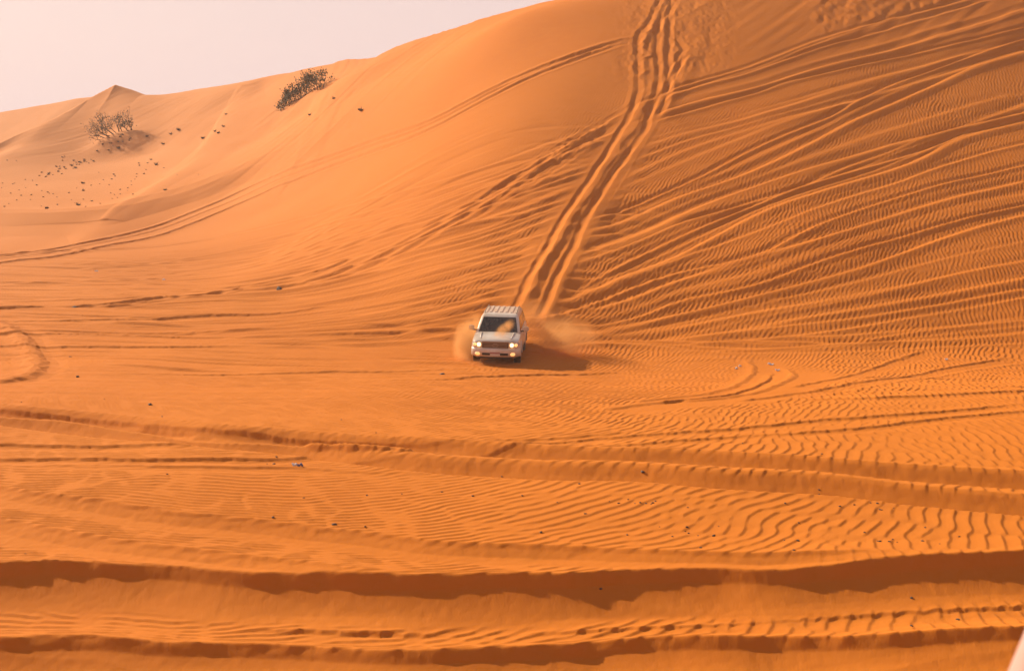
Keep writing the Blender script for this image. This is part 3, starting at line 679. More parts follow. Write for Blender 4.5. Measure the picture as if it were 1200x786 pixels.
# ================================================================== the off-road car
paint = mat('dusty_white_paint', (.62, .56, .50), .32, 0); paint.node_tree.nodes['Principled BSDF'].inputs['Coat Weight'].default_value = .5
noise_color(paint, (.66, .60, .54), (.52, .41, .31), 2.2, 5)
dark_glass = mat('tinted_glass', (.012, .012, .014), .06, 0)
noise_color(dark_glass, (.012, .012, .013), (.035, .026, .02), 3, 3)
black = mat('black_plastic', (.018, .016, .015), .55)
rubber = mat('tyre_rubber', (.03, .025, .022), .85)
alloy = mat('alloy', (.45, .42, .38), .3, .9)
chrome = mat('dusty_chrome', (.30, .25, .20), .35, .4)
lamp_glass = mat('lamp_glass', (.5, .45, .38), .12, .3)
def lit(name, c, s):
    m = mat(name, (.8, .7, .5), .3); b = m.node_tree.nodes['Principled BSDF']
    b.inputs['Emission Color'].default_value = (*c, 1); b.inputs['Emission Strength'].default_value = s; return m
lamp_hot = lit('lit_low_beam', (1, .66, .30), 1.7); lamp_warm = lit('lit_side_lamp', (1, .45, .12), .6)
red_glass = mat('red_lamp_glass', (.35, .01, .01), .2)
plate_m = mat('plate_white', (.55, .50, .45), .5); plate_red = mat('plate_red', (.32, .04, .02), .5)

def build_car():
    car = thing('off_road_car', 'white roof-railed off-road car with lit headlights driving off the foot of the dune', 'car')
    # lower body
    st = [(-2.47, .60, .46, .90), (-2.45, .76, .41, .97), (-2.38, .88, .37, 1.03), (-2.25, .95, .35, 1.07), (-2.0, .978, .35, 1.11), (-1.6, .985, .36, 1.15),
          (-1.2, .985, .37, 1.19), (-.5, .985, .37, 1.20), (.6, .985, .37, 1.20), (1.6, .985, .38, 1.21), (2.1, .975, .42, 1.21), (2.33, .94, .46, 1.19), (2.43, .86, .52, 1.10)]
    rings = []
    for y, w_, zb, zt in st:
        h = [(0, zb), (w_*.82, zb), (w_*.97, zb + .09), (w_, zb + .25), (w_*1.0, (zb + zt)/2 + .05), (w_*.985, zt - .14), (w_*.945, zt - .035), (w_*.84, zt), (w_*.45, zt + .025), (0, zt + .03)]
        rings.append([(x, y, z) for x, z in h] + [(-x, y, z) for x, z in h[-2:0:-1]])
    bm = bmesh.new(); add_loft(bm, rings)
    body = obj('body', bm, paint, car, True)
    cb = bmesh.new()
    for s in (-1, 1):
        for y in (-1.46, 1.39): add_lathe_x(cb, [(-.30, .46), (.30, .46)], s * .90, y, .43, 36)
    cut = obj('arch_cutter', cb, None, None)
    md = body.modifiers.new('b', 'BOOLEAN'); md.operation = 'DIFFERENCE'; md.object = cut; md.solver = 'EXACT'
    dg = bpy.context.evaluated_depsgraph_get(); me2 = bpy.data.meshes.new_from_object(body.evaluated_get(dg))
    body.modifiers.clear(); body.data = me2; bpy.data.objects.remove(cut)
    bm = bmesh.new(); bm.from_mesh(me2)
    for e_ in bm.edges:
        if len(e_.link_faces) == 2 and e_.calc_face_angle(0) > .6: e_.smooth = False
    bm.to_mesh(me2); bm.free()
    for s in (-1, 1):                                     # raised bonnet edges
        b2 = bmesh.new(); add_tube(b2, [(s*.60, -2.2, 1.085), (s*.64, -1.8, 1.145), (s*.66, -1.3, 1.195)], [.02, .035, .03], 8); obj('bonnet_ridge', b2, paint, body, True)
    # greenhouse
    def ring(z, w_, y0, y1, r=.14):
        out = []
        for cx, cy, a0 in ((w_-r, y0+r, -90), (w_-r, y1-r, 0), (-w_+r, y1-r, 90), (-w_+r, y0+r, 180)):
            for k in range(6):
                a = math.radians(a0 + k * 18); out.append((cx + r*math.cos(a), cy + r*math.sin(a), z))
        return out
    bm = bmesh.new()
    add_loft(bm, [ring(1.17, .90, -1.27, 2.36), ring(1.21, .895, -1.21, 2.35), ring(1.47, .835, -.80, 2.24), ring(1.705, .765, -.43, 2.12), ring(1.765, .73, -.33, 2.06), ring(1.80, .68, -.22, 1.98), ring(1.815, .58, -.08, 1.85, .2)])
    obj('cabin', bm, paint, car, True)
    bm = bmesh.new()
    for k in range(5):
        x = -.44 + k * .22; add_box(bm, x - .045, x + .045, .10, 1.80, 1.812, 1.84)
    obj('roof_panel', bm, paint, car, False, .004)
    # glass
    def gpoint(side, z, t):        # on the cabin's side plane
        w_ = np.interp(z, [1.21, 1.47, 1.705], [.895, .835, .765]); y0 = np.interp(z, [1.21, 1.47, 1.705], [-1.21, -.80, -.43]); y1 = np.interp(z, [1.21, 1.47, 1.705], [2.35, 2.24, 2.12])
        return (side * (w_ - .008), t if abs(t) < 90 else 0, z)
    def yfront(z, k): return float(np.interp(z, [1.21, 1.47, 1.705], [-1.21, -.80, -.43])) + k
    def yback(z, k): return float(np.interp(z, [1.21, 1.47, 1.705], [2.35, 2.24, 2.12])) - k
    for s in (1, -1):
        spans = [(lambda z: yfront(z, .20), lambda z: -.02), (lambda z: .06, lambda z: 1.02), (lambda z: 1.10, lambda z: yback(z, .20))]
        for f0, f1 in spans:
            bm = bmesh.new(); rr = []
            zs_ = (1.24, 1.47, 1.67)
            for off in (0.0, .014):
                pl = [(gpoint(s, z, 0)[0] + s*off, f0(z), z) for z in zs_] + [(gpoint(s, z, 0)[0] + s*off, f1(z), z) for z in zs_[::-1]]
                rr.append(pl)
            add_loft(bm, rr); obj('side_window', bm, dark_glass, car)
    bm = bmesh.new(); A_ = []
    for off in (-.006, .010):
        pts_ = []
        for z in (1.215, 1.47, 1.70): pts_.append((float(np.interp(z, [1.21, 1.705], [.80, .665])), yfront(z, 0) - off, z + off*.6))
        A_.append(pts_ + [(-x, y, z) for x, y, z in pts_[::-1]])
    add_loft(bm, A_); wsd = obj('windshield', bm, dark_glass, car)
    for x0 in (-.55, .08):
        bm = bmesh.new(); add_tube(bm, [(x0, -1.235, 1.235), (x0 + .28, -1.20, 1.262), (x0 + .52, -1.185, 1.275)], .011, 6); obj('wiper', bm, black, wsd)
    bm = bmesh.new()
    add_loft(bm, [[(x, yback(z, 0) + o_, z) for x, z in ((-.74, 1.26), (.74, 1.26), (.64, 1.66), (-.64, 1.66))] for o_ in (-.006, .01)]); obj('rear_window', bm, dark_glass, car)
    # doors: thin proud skins with handles
    for s in (1, -1):
        for y0, y1 in ((-.98, -.02), (.02, .93)):
            bm = bmesh.new(); zz = [.50, .62, .80, 1.02, 1.16]; xx = [.972, .985, .988, .984, .935]
            add_loft(bm, [[(s*(x + o_), y0, z) for x, z in zip(xx, zz)] + [(s*(x + o_), y1, z) for x, z in list(zip(xx, zz))[::-1]] for o_ in (-.01, .006)])
            dr = obj('door', bm, paint, car)
            bm = bmesh.new(); add_box(bm, s*.985, s*1.025, y1 - .26, y1 - .08, 1.0, 1.03); obj('handle', bm, paint, dr, False, .006)
    for s in (1, -1):     # side steps, arch lips
        bm = bmesh.new(); add_box(bm, s*.84, s*1.0, -.92, .88, .34, .38); obj('side_step', bm, black, car, False, .01)
        for y in (-1.46, 1.39):
            bm = bmesh.new(); a_ = np.linspace(math.radians(-8), math.radians(188), 22)
            add_tube(bm, [(s*.985, y + .475*math.cos(a), .43 + .475*math.sin(a)) for a in a_], .028, 6); obj('arch_lip', bm, paint, car, True)
    # front: grille, lights, bumper
    bm = bmesh.new(); add_box(bm, -.52, .52, -2.50, -2.38, .76, .985); g = obj('grille', bm, black, car, False, .015)
    bm = bmesh.new()
    for z in (.79, .845, .90, .955): add_box(bm, -.49, .49, -2.515, -2.49, z - .012, z + .012)
    obj('grille_bar', bm, chrome, g, False, .004)
    bm = bmesh.new(); add_tube(bm, [(.11*math.cos(a), -2.522, .872 + .07*math.sin(a)) for a in np.linspace(0, 2*math.pi, 20)], .012, 6); obj('badge', bm, chrome, g, True)
    bm = bmesh.new(); add_box(bm, -.56, .56, -2.505, -2.36, .985, 1.03); obj('bonnet_edge_trim', bm, chrome, car, False, .012)
    for s in (1, -1):
        bm = bmesh.new(); q = [(s*.53, -2.488, .80), (s*.53, -2.475, .985), (s*.80, -2.43, 1.0), (s*.94, -2.30, .985), (s*.955, -2.24, .90), (s*.86, -2.43, .81)]
        add_loft(bm, [[(x*.96, y + .16, z) for x, y, z in q], q]); hl = obj('headlight', bm, lamp_glass, car)
        for (x, r, m_) in ((.66, .078, lamp_hot), (.83, .062, lamp_warm)):
            bm = bmesh.new(); yy = -2.488 if x < .7 else -2.435
            add_loft(bm, [[(s*x + rr_*math.cos(k*math.pi/10), yy + dy, .895 + rr_*math.sin(k*math.pi/10)) for k in range(20)] for rr_, dy in ((r, .06), (r, -.012), (r*.6, -.032), (r*.15, -.038))])
            obj('lamp', bm, m_, hl, True)
        bm = bmesh.new(); add_loft(bm, [[(s*.70 + rr_*1.5*math.cos(k*math.pi/8), -2.47 + dy, .535 + rr_*math.sin(k*math.pi/8)) for k in range(16)] for rr_, dy in ((.07, .12), (.07, -.06), (.035, -.08))])
        obj('fog_light', bm, lamp_warm, car, True)
        bm = bmesh.new(); add_box(bm, s*.80, s*.93, 2.26, 2.45, .88, 1.14); obj('tail_light', bm, red_glass, car, False, .015)
    bm = bmesh.new()
    bz = [(-2.57, .0), (-2.565, .45), (-2.52, .70), (-2.42, .88), (-2.25, .99), (-2.02, 1.005)]
    def brow(z, k, inset): return [(x - inset, y + inset, z) for y, x in bz] if k > 0 else None
    prof = [(.40, .07), (.44, .01), (.58, 0), (.70, .0), (.755, .035), (.77, .10)]
    rows_ = []
    for z, ins in prof:
        r_ = [(max(x - ins*.6, 0) if x else 0, y + ins, z) for y, x in bz]; rows_.append([(-x, y, z) for x, y, z in r_[::-1]] + r_[1:])
    V_ = [[bm.verts.new(p) for p in r] for r in rows_]
    for a, b in zip(V_[:-1], V_[1:]):
        for i in range(len(a)-1): bm.faces.new((a[i], a[i+1], b[i+1], b[i]))
    bp_ = obj('front_bumper', bm, paint, car, True); sm = bp_.modifiers.new('s', 'SOLIDIFY'); sm.thickness = .02
    bm = bmesh.new(); add_box(bm, -.52, .52, -2.585, -2.54, .485, .58); obj('air_intake', bm, black, bp_, False, .01)
    bm = bmesh.new(); add_box(bm, -.20, .20, -2.618, -2.587, .465, .56); pl_ = obj('license_plate', bm, plate_m, bp_, False, .003)
    bm = bmesh.new(); add_box(bm, -.20, .20, -2.618, -2.60, .563, .60); obj('plate_band', bm, plate_red, pl_)
    bm = bmesh.new(); add_box(bm, -.62, .62, -2.50, -2.2, .34, .40); obj('skid_plate', bm, black, car, False, .02)
    bm = bmesh.new(); add_box(bm, -.94, .94, 2.30, 2.52, .42, .66); obj('rear_bumper', bm, paint, car, False, .04)
    bm = bmesh.new(); add_box(bm, -.66, .66, -2.1, 2.2, .28, .42); obj('chassis', bm, black, car, False, .03)
    # mirrors, rails
    for s in (1, -1):
        bm = bmesh.new(); add_box(bm, s*1.0, s*1.235, -.98, -.86, 1.22, 1.42)
        mr = obj('side_mirror', bm, paint, car, False, .035)
        bm = bmesh.new(); add_tube(bm, [(s*.90, -.88, 1.21), (s*1.06, -.91, 1.24)], .03, 8); obj('mirror_arm', bm, black, mr)
        bm = bmesh.new(); add_box(bm, s*1.03, s*1.215, -.862, -.852, 1.24, 1.40); obj('mirror_glass', bm, chrome, mr)
        bm = bmesh.new(); add_tube(bm, [(s*.66, -.05, 1.806), (s*.66, .05, 1.86), (s*.655, .9, 1.875), (s*.65, 1.78, 1.86), (s*.65, 1.9, 1.80)], .022, 8); obj('roof_rail', bm, chrome, car, True)
    # wheels
    for s in (1, -1):
        for y in (-1.46, 1.39):
            bm = bmesh.new(); add_lathe_x(bm, [(-.13, .25), (-.14, .33), (-.12, .385), (-.06, .395), (.06, .395), (.12, .385), (.14, .33), (.13, .25)], 0, 0, 0, 36)
            for k in range(36):     # tread blocks
                a = k * math.pi / 18
                add_box(bm, -.11, .11, -.016, .016, .390, .402, Matrix.Rotation(a, 4, 'X'))
            wheel = bpy.data.objects.new('wheel', None); COL.objects.link(wheel); wheel.parent = car; wheel.location = (s*.83, y, .395); wheel.empty_display_size = .1
            if y < 0: wheel.rotation_euler = (0, 0, math.radians(3))
            obj('tyre', bm, rubber, wheel, False)
            bm = bmesh.new(); add_lathe_x(bm, [(s*.02, .26), (s*.09, .255), (s*.085, .22), (s*.04, .20)], 0, 0, 0, 28)
            for k in range(5):
                M_ = Matrix.Rotation(k*2*math.pi/5, 4, 'X'); add_box(bm, min(s*.05, s*.10), max(s*.05, s*.10), -.035, .035, .03, .24, M_)
            add_lathe_x(bm, [(s*.04, .06), (s*.115, .05)], 0, 0, 0, 16)
            obj('rim', bm, alloy, wheel, False)
    return car
car = build_car()
YAW = math.radians(-4.2)
fy = CARY + .55
def place_car():
    # stand it on its four tyre contact points
    c, s = math.cos(YAW), math.sin(YAW)
    nose = 2.55
    cx = CARX - .1 - s * nose; cy = CARY + c * nose - .9
    def wp(x, y): return (cx + x*c - y*s, cy + x*s + y*c)
    zf = np.mean([ground_smooth(*wp(x, -1.46)) for x in (-.83, .83)]); zr = np.mean([ground_smooth(*wp(x, 1.39)) for x in (-.83, .83)])
    zl = np.mean([ground_smooth(*wp(-.83, y)) for y in (-1.46, 1.39)]); zrt = np.mean([ground_smooth(*wp(.83, y)) for y in (-1.46, 1.39)])
    pitch = math.atan2(zr - zf, 2.85); roll = math.atan2(zrt - zl, 1.66)
    car.rotation_euler = (pitch - math.radians(1.0), -roll, YAW)
    car.location = (cx, cy, (zf*1.39 + zr*1.46) / 2.85 - .05)
    print('car', cx, cy, car.location[2], 'pitch', math.degrees(pitch), 'roll', math.degrees(roll))
    return cx, cy
def ground_smooth(x, y):
    return np.mean([ground_z(x + a, y + b) for a in (-.15, 0, .15) for b in (-.2, 0, .2)])
CX, CY = place_car()
# ================================================================== dry shrubs on the left dune
bark = mat('grey_brown_bark', (.035, .022, .014), .95); leaf = mat('olive_leaf', (.075, .075, .030), .75)
noise_color(leaf, (.022, .023, .010), (.055, .045, .020), 1.6, 3)
leaf2 = mat('green_leaf', (.055, .07, .028), .75); noise_color(leaf2, (.022, .032, .010), (.055, .060, .020), 1.8, 3)
def spot(px, py):
    x, y = world([px], [py]); x, y = float(x[0]), float(y[0]); return x, y, ground_z(x, y)

def shrub(name, label, base_list, leaves, leaf_mat, lsize, seed, prongs):
    r = random.Random(seed); b0 = spot(*base_list[0][0])
    root = thing(name, label, 'shrub', b0)
    wood = bmesh.new(); fol = bmesh.new(); o = Vector(b0)
    tips = []
    def grow(p, d, L, rad, lvl):
        n = 5; pts = [p.copy()]; rr = [rad]
        for k in range(n):
            d = (d + Vector((r.uniform(-.28, .28), r.uniform(-.28, .28), r.uniform(-.10, .24)))).normalized()
            p = p + d * L / n; pts.append(p.copy()); rr.append(rad * (1 - .55 * (k+1) / n))
        add_tube(wood, pts, rr, 5)
        if lvl == 0 or rad < .012:
            tips.append((pts, d)); return
        if lvl <= 2: tips.append((pts[2:], d))
        for k in range(r.randint(*prongs)):
            i = r.randint(2, n); dd = (d + Vector((r.uniform(-.8, .8), r.uniform(-.8, .8), r.uniform(-.2, .7)))).normalized()
            grow(pts[i], dd, L * r.uniform(.5, .8), rr[i] * .72, lvl - 1)
    for (bp, d, L, rad, lvl) in base_list:
        s_ = Vector(spot(*bp)); s_.z -= .1
        grow(s_ - o, Vector(d).normalized(), L, rad, lvl)
    for pts, d in tips:
        for _ in range(leaves):
            q = r.choice(pts) + Vector([r.gauss(0, lsize*1.1) for _ in range(3)])
            a = (d + Vector([r.uniform(-.7, .7) for _ in range(3)])).normalized(); L = lsize * r.uniform(.6, 1.5); W = L * r.uniform(.16, .34)
            n = a.cross(Vector([r.uniform(-1, 1) for _ in range(3)])).normalized() * W
            v = [fol.verts.new(q), fol.verts.new(q + a*L*.5 + n), fol.verts.new(q + a*L), fol.verts.new(q + a*L*.5 - n)]
            fol.faces.new(v)
    seq = [Vector(spot(*b[0])) - o + Vector((0, 0, -.12)) for b in sorted(base_list, key=lambda b: b[0][0])]
    add_tube(wood, seq, .06, 6)
    obj('branches', wood, bark, root, True)
    me = bpy.data.meshes.new('foliage'); fol.to_mesh(me); fol.free(); link('foliage', me, leaf_mat, root)
    return root
shrub('wiry_shrub', 'gnarled wiry shrub with bare forked branches on a small sand mound',
      [((128, 168), (-1, -.2, .30), 1.55, .08, 3), ((124, 169), (-1, .3, .12), 1.5, .07, 3), ((134, 166), (-.85, -.1, .6), 1.7, .08, 3), ((140, 163), (-.5, .2, .9), 1.45, .075, 3),
       ((143, 163), (-.1, -.3, .8), .9, .05, 2), ((148, 160), (.25, 0, .6), .8, .05, 3), ((155, 160), (-.12, .1, 1), 1.35, .07, 2), ((150, 161), (-.5, .2, .7), .9, .05, 2), ((120, 171), (-1, -.5, .1), 1.1, .04, 2), ((153, 160), (.3, -.3, 1), .8, .05, 2),
       ((131, 168), (-.9, -.5, .2), 1.3, .05, 3), ((137, 165), (-.6, .5, .5), 1.3, .05, 3)],
      9, leaf, .14, 11, (2, 3))
B2 = []
r2 = random.Random(5)
for k in range(30):
    t = k / 29; px = 328 + 51*t + r2.uniform(-1, 1); py = 137 - 24*t - 3*math.sin(t*3.1) + r2.uniform(-1.5, 2.0)
    hgt = (.9 + 1.0*math.sin(min(t*1.3 + .25, 1.35)) * 1.15) * r2.uniform(.75, 1.05)
    B2.append(((px, py), (r2.uniform(-.5, .15) - .05, r2.uniform(-.4, .4), 1), hgt * .62, .035, 2))
shrub('leafy_shrub', 'dense dark green shrub of upright sprigs stretched along the dune slope', B2, 15, leaf2, .18, 23, (1, 3))

# ------------------------------------------------------------------ small tufts and debris, four kinds
def tuft_mesh(seed, n):
    r = random.Random(seed); bm = bmesh.new()
    for k in range(n):
        a = r.uniform(0, 6.28); d = Vector((math.cos(a) * r.uniform(.2, 1), math.sin(a) * r.uniform(.2, 1), r.uniform(.35, 1.1))).normalized(); L = r.uniform(.5, 1)
        p0 = Vector((r.uniform(-.25, .25), r.uniform(-.25, .25), -.1)); add_tube(bm, [p0, p0 + d*L*.5, p0 + d*L + Vector((0, 0, -.12))], [.07, .05, .02], 4)
    for k in range(3):
        c = Vector((r.uniform(-.35, .35), r.uniform(-.35, .35), .08)); s_ = r.uniform(.18, .34)
        q = bmesh.ops.create_icosphere(bm, subdivisions=1, radius=s_)['verts']
        for v in q: v.co = Vector((v.co.x * 1.3, v.co.y, v.co.z * .7)) * r.uniform(.8, 1.2) + c
    bmesh.ops.recalc_face_normals(bm, faces=bm.faces)
    me = bpy.data.meshes.new('dry_tuft'); bm.to_mesh(me); bm.free(); return me
tuft_m = mat('dead_scrub', (.05, .026, .015), .95)
tufts = [tuft_mesh(s_, 9 + s_) for s_ in range(4)]
for me in tufts: me.materials.append(tuft_m)
def stone_mesh(seed):
    r = random.Random(seed); bm = bmesh.new(); q = bmesh.ops.create_icosphere(bm, subdivisions=2, radius=.5)['verts']
    for v in q:
        k = 1 + .22 * math.sin(v.co.x * 7 + seed) * math.cos(v.co.y * 6 + seed*2) + r.uniform(-.06, .06)
        v.co = Vector((v.co.x * 1.25 * k, v.co.y * .9 * k, v.co.z * .65 * k))
    bmesh.ops.recalc_face_normals(bm, faces=bm.faces)
    me = bpy.data.meshes.new('pebble'); bm.to_mesh(me); bm.free(); return me
stone_m = mat('dark_pebble', (.06, .035, .025), .8); stones = [stone_mesh(s_) for s_ in range(4)]
for me in stones: me.materials.append(stone_m)
def put(name, me, px, py, size, label, cat, group=None, sink=.1):
    x, y, z = spot(px, py)
    o = bpy.data.objects.new(name, me); COL.objects.link(o); o.location = (x, y, z + size * sink); size *= .78; o.scale = (size,) * 3
    o.rotation_euler = (random.uniform(-.2, .2), random.uniform(-.2, .2), random.uniform(0, 6.28)); return tag(o, label, cat, group)
# the ones that stand apart (size in metres)
SOLO = [((209, 156), .62, 'pointed dark twig stump above the line of tufts to the right of the wiry shrub'),
        ((200, 160), .40, 'small dark tuft just left of the pointed twig stump'),
        ((238, 164.5), .50, 'dark tuft, leftmost of the row of four between the two shrubs'),
        ((252, 161), .40, 'dark tuft, second from the left in the row between the two shrubs'),
        ((256, 164), .50, 'dark tuft, third and lowest in the row between the two shrubs'),
        ((262, 156.5), .42, 'dark tuft, rightmost and highest of the row between the two shrubs'),
        ((265, 142), .34, 'lone dark tuft high on the dune above the row of four tufts'),
        ((391, 124), .40, 'round black tuft just right of the leafy shrub'),
        ((363.5, 140), .36, 'slanting dark tuft on the sand below the leafy shrub'),
        ((423, 133), .62, 'low wide dark tuft on the open slope, farthest right of the dune tufts'),
        ((191, 170), .42, 'dark tuft lying below the shadow of the wiry shrub'),
        ((183, 194.5), .50, 'dark tuft at the right end of the scatter below the wiry shrub'),
        ((173, 166.5), .46, 'dark clump on the shaded edge of the wiry shrub mound'),
        ((139, 181), .55, 'low dark clump at the foot of the wiry shrub mound'),
        ((97, 216), .44, 'round dark tuft standing alone in the middle of the scatter'),
        ((98, 227), .36, 'small dark tuft right below the round one in the scatter'),
        ((54.5, 259.5), .42, 'dark tuft nearest the foot of the left dune'),
        ((92, 250.5), .48, 'flat dark tuft low on the left dune above its soft lip'),
        ((194, 237.5), .32, 'lone dark tuft at the right edge low on the left dune')]
for i, (p_, sz, lb) in enumerate(SOLO):
    put('dry_tuft', tufts[i % 4], *p_, sz, lb, 'tuft', 'dead scrub tufts on the left dune')
SM = [(163, 192, .36), (163.5, 195, .36), (177, 188, .44), (173, 192, .3), (133, 205, .42), (135, 207, .3), (131, 211, .34), (169, 205, .34), (160, 205, .28), (171, 200, .26), (43, 218, .34), (73, 184, .4), (76, 183, .28), (66, 195.5, .45), (70, 195, .3),
      (46, 206, .3), (30, 210, .24), (38, 211, .22), (15, 216, .22), (17, 215, .2), (12.5, 231.5, .28), (25, 235, .26), (22.5, 226.5, .2), (37, 234, .28), (20, 243.5, .26), (51, 237, .26), (56, 230, .28), (58, 231.5, .2), (62, 232, .26), (49, 228, .2), (81, 230, .28),
      (107, 219, .24), (121, 211.5, .24), (128, 219, .24), (141, 226, .28), (150, 224, .26), (154, 220, .22), (154, 215, .22), (130, 231, .22), (141, 233, .2), (134, 233.5, .18), (156, 237, .3), (108, 243, .34), (98, 240, .2), (68, 249.5, .3), (6, 255.5, .28), (101, 256, .22), (118, 249, .2),
      (36, 242, .2), (67, 237, .18), (11, 250, .18), (208, 217, .18), (233, 216, .18), (117, 217, .18), (90, 223, .16), (192, 199, .26), (8, 187.5, .3), (19, 188, .22), (3, 215, .24), (2, 222, .2), (116, 203, .2), (158, 212, .2), (160, 208.5, .22), (138, 239, .2), (132, 240, .18), (30, 222, .16), (49, 253, .16), (84, 241, .16), (150, 228, .16), (88, 246, .16)]
for i, (px, py, sz) in enumerate(SM):
    put('dry_tuft', tufts[(i * 3) % 4], px, py, sz * .68, 'tiny dark tuft scattered on the pale sand of the left dune below the wiry shrub', 'tuft', 'tiny tufts scattered on the left dune')
rr_ = random.Random(9)
for i in range(55):      # litter of dead twigs trailing down from the mound
    t = rr_.random(); px = 152 - 112*t + rr_.gauss(0, 3); py = 170 + 38*t + rr_.gauss(0, 4.5)
    put('twig_litter', tufts[i % 4], px, py, rr_.uniform(.12, .34), 'dead twig litter trailing down the dune from the wiry shrub mound', 'twig litter', 'twig litter below the wiry shrub')
# stones and pebbles on the plain
ONE = [((327, 338), .42, 'dark stone on the rippled plain beside the curving tracks'), ((88, 358.5), .40, 'dark stone at the left of the plain next to thin flat tracks'),
       ((518, 438), .30, 'flat dark stone on the sand left of the car'), ((176, 473), .16, 'small black stone above the double ruts at left'),
       ((82, 417), .16, 'small stone right of the pale turning track at the left edge'), ((91, 441), .16, 'dark stone below and right of the pale turning track'),
       ((321, 543), .10, 'dark pebble just left of the scrap of litter'), ((392, 618), .12, 'black pebble near the oblique ridge at lower left'),
       ((669, 563), .09, 'lone black pebble just below the double ruts at centre'), ((753, 555), .10, 'pebble lying by the lower of the double ruts'),
       ((1069, 684), .07, 'black pebble on the smooth floor of the deep rut at right'), ((1069, 718), .06, 'pebble on rippled sand between the two deep ruts at right'),
       ((704, 687), .06, 'tiny pebble in the shaded wall of the deep rut'), ((634, 626), .07, 'pebble alone on the ripples at lower centre')]
for i, (p_, sz, lb) in enumerate(ONE):
    put('stone', stones[i % 4], *p_, sz, lb, 'stone')
PB = [(714, 590), (725, 592), (736, 588), (744, 592), (750, 592), (757, 592), (763, 593), (765, 592), (768, 590), (806, 597), (773, 618), (735, 629), (788, 631), (803, 623), (805, 619), (807, 626), (818, 629), (836, 629), (821, 648), (837, 628), (842, 617), (686, 603), (612, 581), (653, 590),
      (984, 596.5), (1001, 594), (1020, 592), (1028, 593), (1031, 598.5), (1033, 599), (1047, 597), (920, 593), (936, 614), (919, 636), (935, 637), (1013, 627), (1028, 637), (1031, 638), (1042, 640), (1046, 635), (1051, 639), (1081, 638), (1084, 620), (1101, 642), (930, 655), (1124, 631), (1122, 705), (1124, 706), (960, 571), (960, 573), (1093, 567), (963, 535), (870, 522),
      (676, 558), (679, 569), (588, 548), (609, 557), (554, 580), (518, 574), (640, 540), (662, 539), (430, 579), (356, 582), (471, 577), (320, 610), (428, 621), (30, 650), (196, 558), (190, 487), (25, 474), (122, 467), (400, 490), (441, 505), (313, 542), (324, 537)]
for i, (px, py) in enumerate(PB):
    put('pebble', stones[i % 4], px, py, .035 + .035 * ((i * 37) % 10) / 10, 'tiny dark pebble lying loose on the rippled sand of the foreground plain', 'pebble', 'pebbles strewn over the foreground')
# scraps of litter
def scrap(seed, sx, sy):
    r = random.Random(seed); bm = bmesh.new(); n = 6
    for z_off in (0, .008):
        pass
    vs_ = [[bm.verts.new((i/n*sx - sx/2, j/n*sy - sy/2, .025*math.sin(i*1.3 + seed) + .02*math.cos(j*1.7 + i) + r.uniform(-.006, .006) + .02)) for i in range(n+1)] for j in range(n+1)]
    for j in range(n):
        for i in range(n): bm.faces.new((vs_[j][i], vs_[j][i+1], vs_[j+1][i+1], vs_[j+1][i]))
    me = bpy.data.meshes.new('scrap'); bm.to_mesh(me); bm.free()
    return me
white_s = mat('white_plastic', (.68, .66, .68), .45); blue_s = mat('blue_plastic', (.10, .11, .22), .4)
def put_scrap(px, py, sx, sy, m_, label, cat, seed, name, group=None):
    sx *= .72; sy *= .72
    me = scrap(seed, sx, sy); me.materials.append(m_); x, y, z = spot(px, py)
    o = bpy.data.objects.new(name, me); COL.objects.link(o); o.location = (x, y, z + .02); o.rotation_euler = (.25, .1, random.uniform(-.4, .4))
    md = o.modifiers.new('t', 'SOLIDIFY'); md.thickness = .012; tag(o, label, cat, group); return o
put_scrap(345.5, 546, .16, .10, white_s, 'white end of crumpled litter on the sand at lower left', 'litter', 2, 'crumpled_paper')
put_scrap(352, 547, .17, .12, blue_s, 'dark blue crumpled wrapper touching the white scrap at lower left', 'litter', 3, 'crumpled_wrapper')
put_scrap(863, 431, .14, .12, white_s, 'small white scrap farthest left of the litter by the curved track', 'litter', 4, 'plastic_scrap')
put_scrap(867, 428, .14, .10, white_s, 'small white scrap just above the leftmost one by the curved track', 'litter', 5, 'plastic_scrap')
put_scrap(903, 425.5, .34, .14, white_s, 'longest pale scrap of litter, topmost by the curved track', 'litter', 6, 'plastic_scrap')
put_scrap(911, 432.5, .26, .12, white_s, 'pale flat scrap of litter at the right, inside the curved track', 'litter', 7, 'plastic_scrap')
put_scrap(1109, 423, .18, .10, white_s, 'tiny pale scrap on the plain at far right beside a shallow track', 'litter', 8, 'plastic_scrap')
put_scrap(113, 316, .30, .14, white_s, 'white speck of litter on the plain at far left', 'litter', 9, 'plastic_scrap')
put_scrap(192, 327, .28, .14, white_s, 'small white scrap of litter right of the far left speck', 'litter', 10, 'plastic_scrap')
